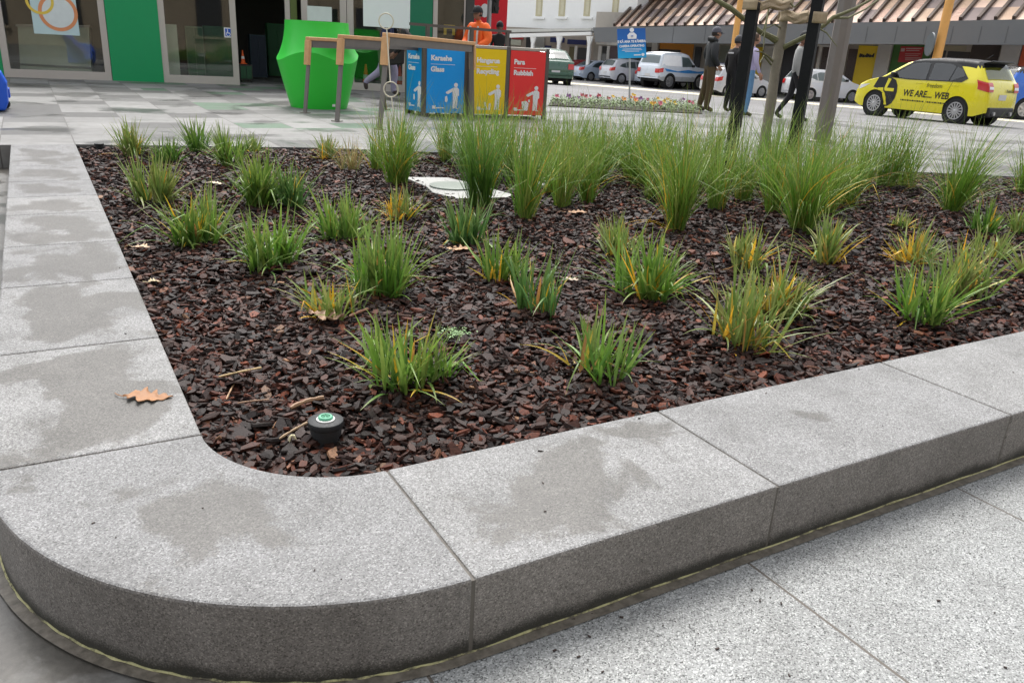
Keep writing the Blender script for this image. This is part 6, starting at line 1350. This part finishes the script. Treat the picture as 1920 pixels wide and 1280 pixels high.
for r, m, nm, out in (((1118, 80, 1212, 86), LTW, 'window_head', .05), ((1120, 86, 1126, 160), LTW, 'window_frame', .05), ((1136, 86, 1141, 160), LTW, 'window_frame', .05), ((1127, 87, 1135, 160), DKG, 'window', .02), ((1142, 87, 1162, 160), mat('dim_red_window', (.10, .06, .07), .3), 'window', .02), ((1162, 87, 1220, 160), DWN, 'window', .02),
     ((1222, 80, 1233, 160), LTW, 'pillar', .25), ((1236, 82, 1299, 122), ORG, 'orange_panel', .04), ((1234, 93, 1276, 105), mat('dark_band', (.10, .09, .08), .5), 'dark_sign_band', .08), ((1300, 88, 1312, 160), DWN, 'window', .03), ((1346, 86, 1376, 165), mat('sage_wall', (.28, .30, .25), .7), 'wall_panel', .03),
     ((1404, 88, 1426, 160), YLW, 'yellow_panel', .04), ((1427, 86, 1452, 178), LTW, 'pale_pane', .03), ((1453, 80, 1461, 180), mat('cream_pillar', (.62, .55, .42), .7), 'pillar', .3), ((1466, 70, 1500, 178), DWN, 'doorway', .05), ((1502, 86, 1528, 165), BRN, 'window', .03), ((1502, 84, 1580, 88), LTW, 'window_head', .06), ((1530, 86, 1536, 165), LTW, 'mullion', .05),
     ((1538, 86, 1570, 165), BRN, 'window', .03), ((1572, 82, 1583, 165), mat('tan_pillar', (.45, .33, .25), .7), 'pillar', .2), ((1586, 92, 1602, 165), BRN, 'window', .03), ((1604, 86, 1641, 165), YLW, 'yellow_panel', .10), ((1641, 84, 1667, 170), GPL, 'pillar', .30), ((1668, 84, 1739, 170), GRW, 'green_panel', .05),
     ((1741, 84, 1768, 165), DWN, 'window', .03), ((1770, 86, 1812, 96), mat('cream_blind', (.40, .36, .25), .7), 'blind', .05), ((1770, 97, 1812, 165), DWN, 'window', .03), ((1814, 84, 1868, 165), mat('dark_brown_wall', (.06, .045, .04), .6), 'wall_panel', .02), ((1870, 84, 1906, 170), GPL, 'pillar', .30), ((1908, 84, 1960, 170), mat('orange_red_panel', (.60, .10, .03), .5), 'orange_red_panel', .05)):
    F8.rect(*r, .06 if out < .15 else out, m, nm, bb, out)
rs = F8.rect(1687, 88, 1730, 118, .05, mat('notice_red', (.45, .025, .03), .5), 'red_sign', bb, .12); Fq = Face(F8.p + F8.n * .135, F8.d); mb = MB()
for x0, y0, x1, y1 in ((1699, 90.5, 1728, 92.5), (1699, 94.5, 1724, 96), (1697, 101, 1726, 102), (1697, 104.5, 1722, 105.3), (1697, 108.5, 1726, 110), (1697, 112, 1720, 113), (1690, 91, 1697, 97)):
    s0_, s1_ = Fq.s_(x0, y0), Fq.s_(x1, y0); mb.add([Fq.p + Fq.d * a + V3(0, 0, z) for a, z in ((s0_, Fq.sz(x0, y1)[1]), (s1_, Fq.sz(x1, y1)[1]), (s1_, Fq.sz(x1, y0)[1]), (s0_, Fq.sz(x0, y0)[1]))], [(0, 1, 2, 3)])
mb.build('notice_lines', mat('faded_white', (.55, .40, .38), .6), rs, fix=False)
Fq = Face(F8.p + F8.n * .115, F8.d); mb = MB()
for k in range(9):
    x = 1611 + k * 3.1; y0 = 100 + (k * 5) % 4; s_ = Fq.s_(x, 104); mb.add([Fq.p + Fq.d * (s_ + a * .10) + V3(0, 0, Fq.sz(x, y)[1]) for a, y in ((0, 108), (.8, 108 - k % 2), (.9, y0), (.1, y0 + 1))], [(0, 1, 2, 3)])
mb.build('panel_mark', TRIM, bb, fix=False)
# yellow street poles
YPL = mat('ochre_paint', (.70, .36, .10), .5, var=.1)
for (x, y), r, lab, disc in (((1376, 90), 6.0, 'ochre yellow street pole behind the left black stake', False), ((1760, 95), 8.5, 'thick ochre yellow street pole with a round grey mirror, behind the yellow hatchback', True)):
    Fq = FP_(2.2); s_ = Fq.s_(x, y); q = Fq.p + Fq.d * s_; dd = depth_of((q[0], q[1], 1)); t = thing('street_pole', lab, 'pole', (q[0], q[1], -.66), group=None); rr = r / F * dd
    MB().tube([(0, 0, 0), (0, 0, 1.2), (0, 0, 9.5)], [rr, rr, rr * .8], 14).build('pole', YPL, t, smooth=True); MB().lathe([(rr * 1.8, 0), (rr * 1.8, .05), (rr * 1.3, .12)], 16).build('base_flange', YPL, t); MB().bar((0, 0, 9.4), (-2.2, .6, 9.7), .12, .12).build('lamp_arm', YPL, t)
    if disc:
        z_ = Fq.sz(1752, 84)[1] + .66; R_ = 21 / F * dd; m2 = MB().lathe([(.01, 0), (R_ * .97, 0), (R_, .05), (R_ * .8, .09), (.01, .12)], 28, axis='x'); mo = m2.build('round_mirror', mat('mirror_back', (.11, .125, .135), .5, .2), t, smooth=True, loc=tuple(-RIGHT * (rr + R_ * .55) + V3(0, 0, z_))); mo.rotation_euler = (0, 0, rad(-36)); mo.scale = (1, 1, 1)
# the stone building behind the camera that the shop glass mirrors
sb_ = thing('stone_building', 'tan stone terrace across the road behind the viewer, mirrored in the shop glass', 'building', (0, -22, 0)); ST_ = mat('tan_ashlar', (.30, .24, .17), .8, var=.2, scale=1.5)
MB().box((0, 0, 4.2), (90, 8, 10.8)).build('wall', ST_, sb_); MB().box((0, 0, 9.8), (90.6, 8.6, .4)).build('cornice', ST_, sb_)
for i in range(-10, 11):
    for z in (1.0, 5.4): w_ = MB().box((i * 4, 4.03, z + .8), (1.5, .12, 2.3)).build('window', DWN, sb_); MB().box((i * 4, 4.08, z - .45), (1.8, .3, .14)).build('sill', ST_, w_)
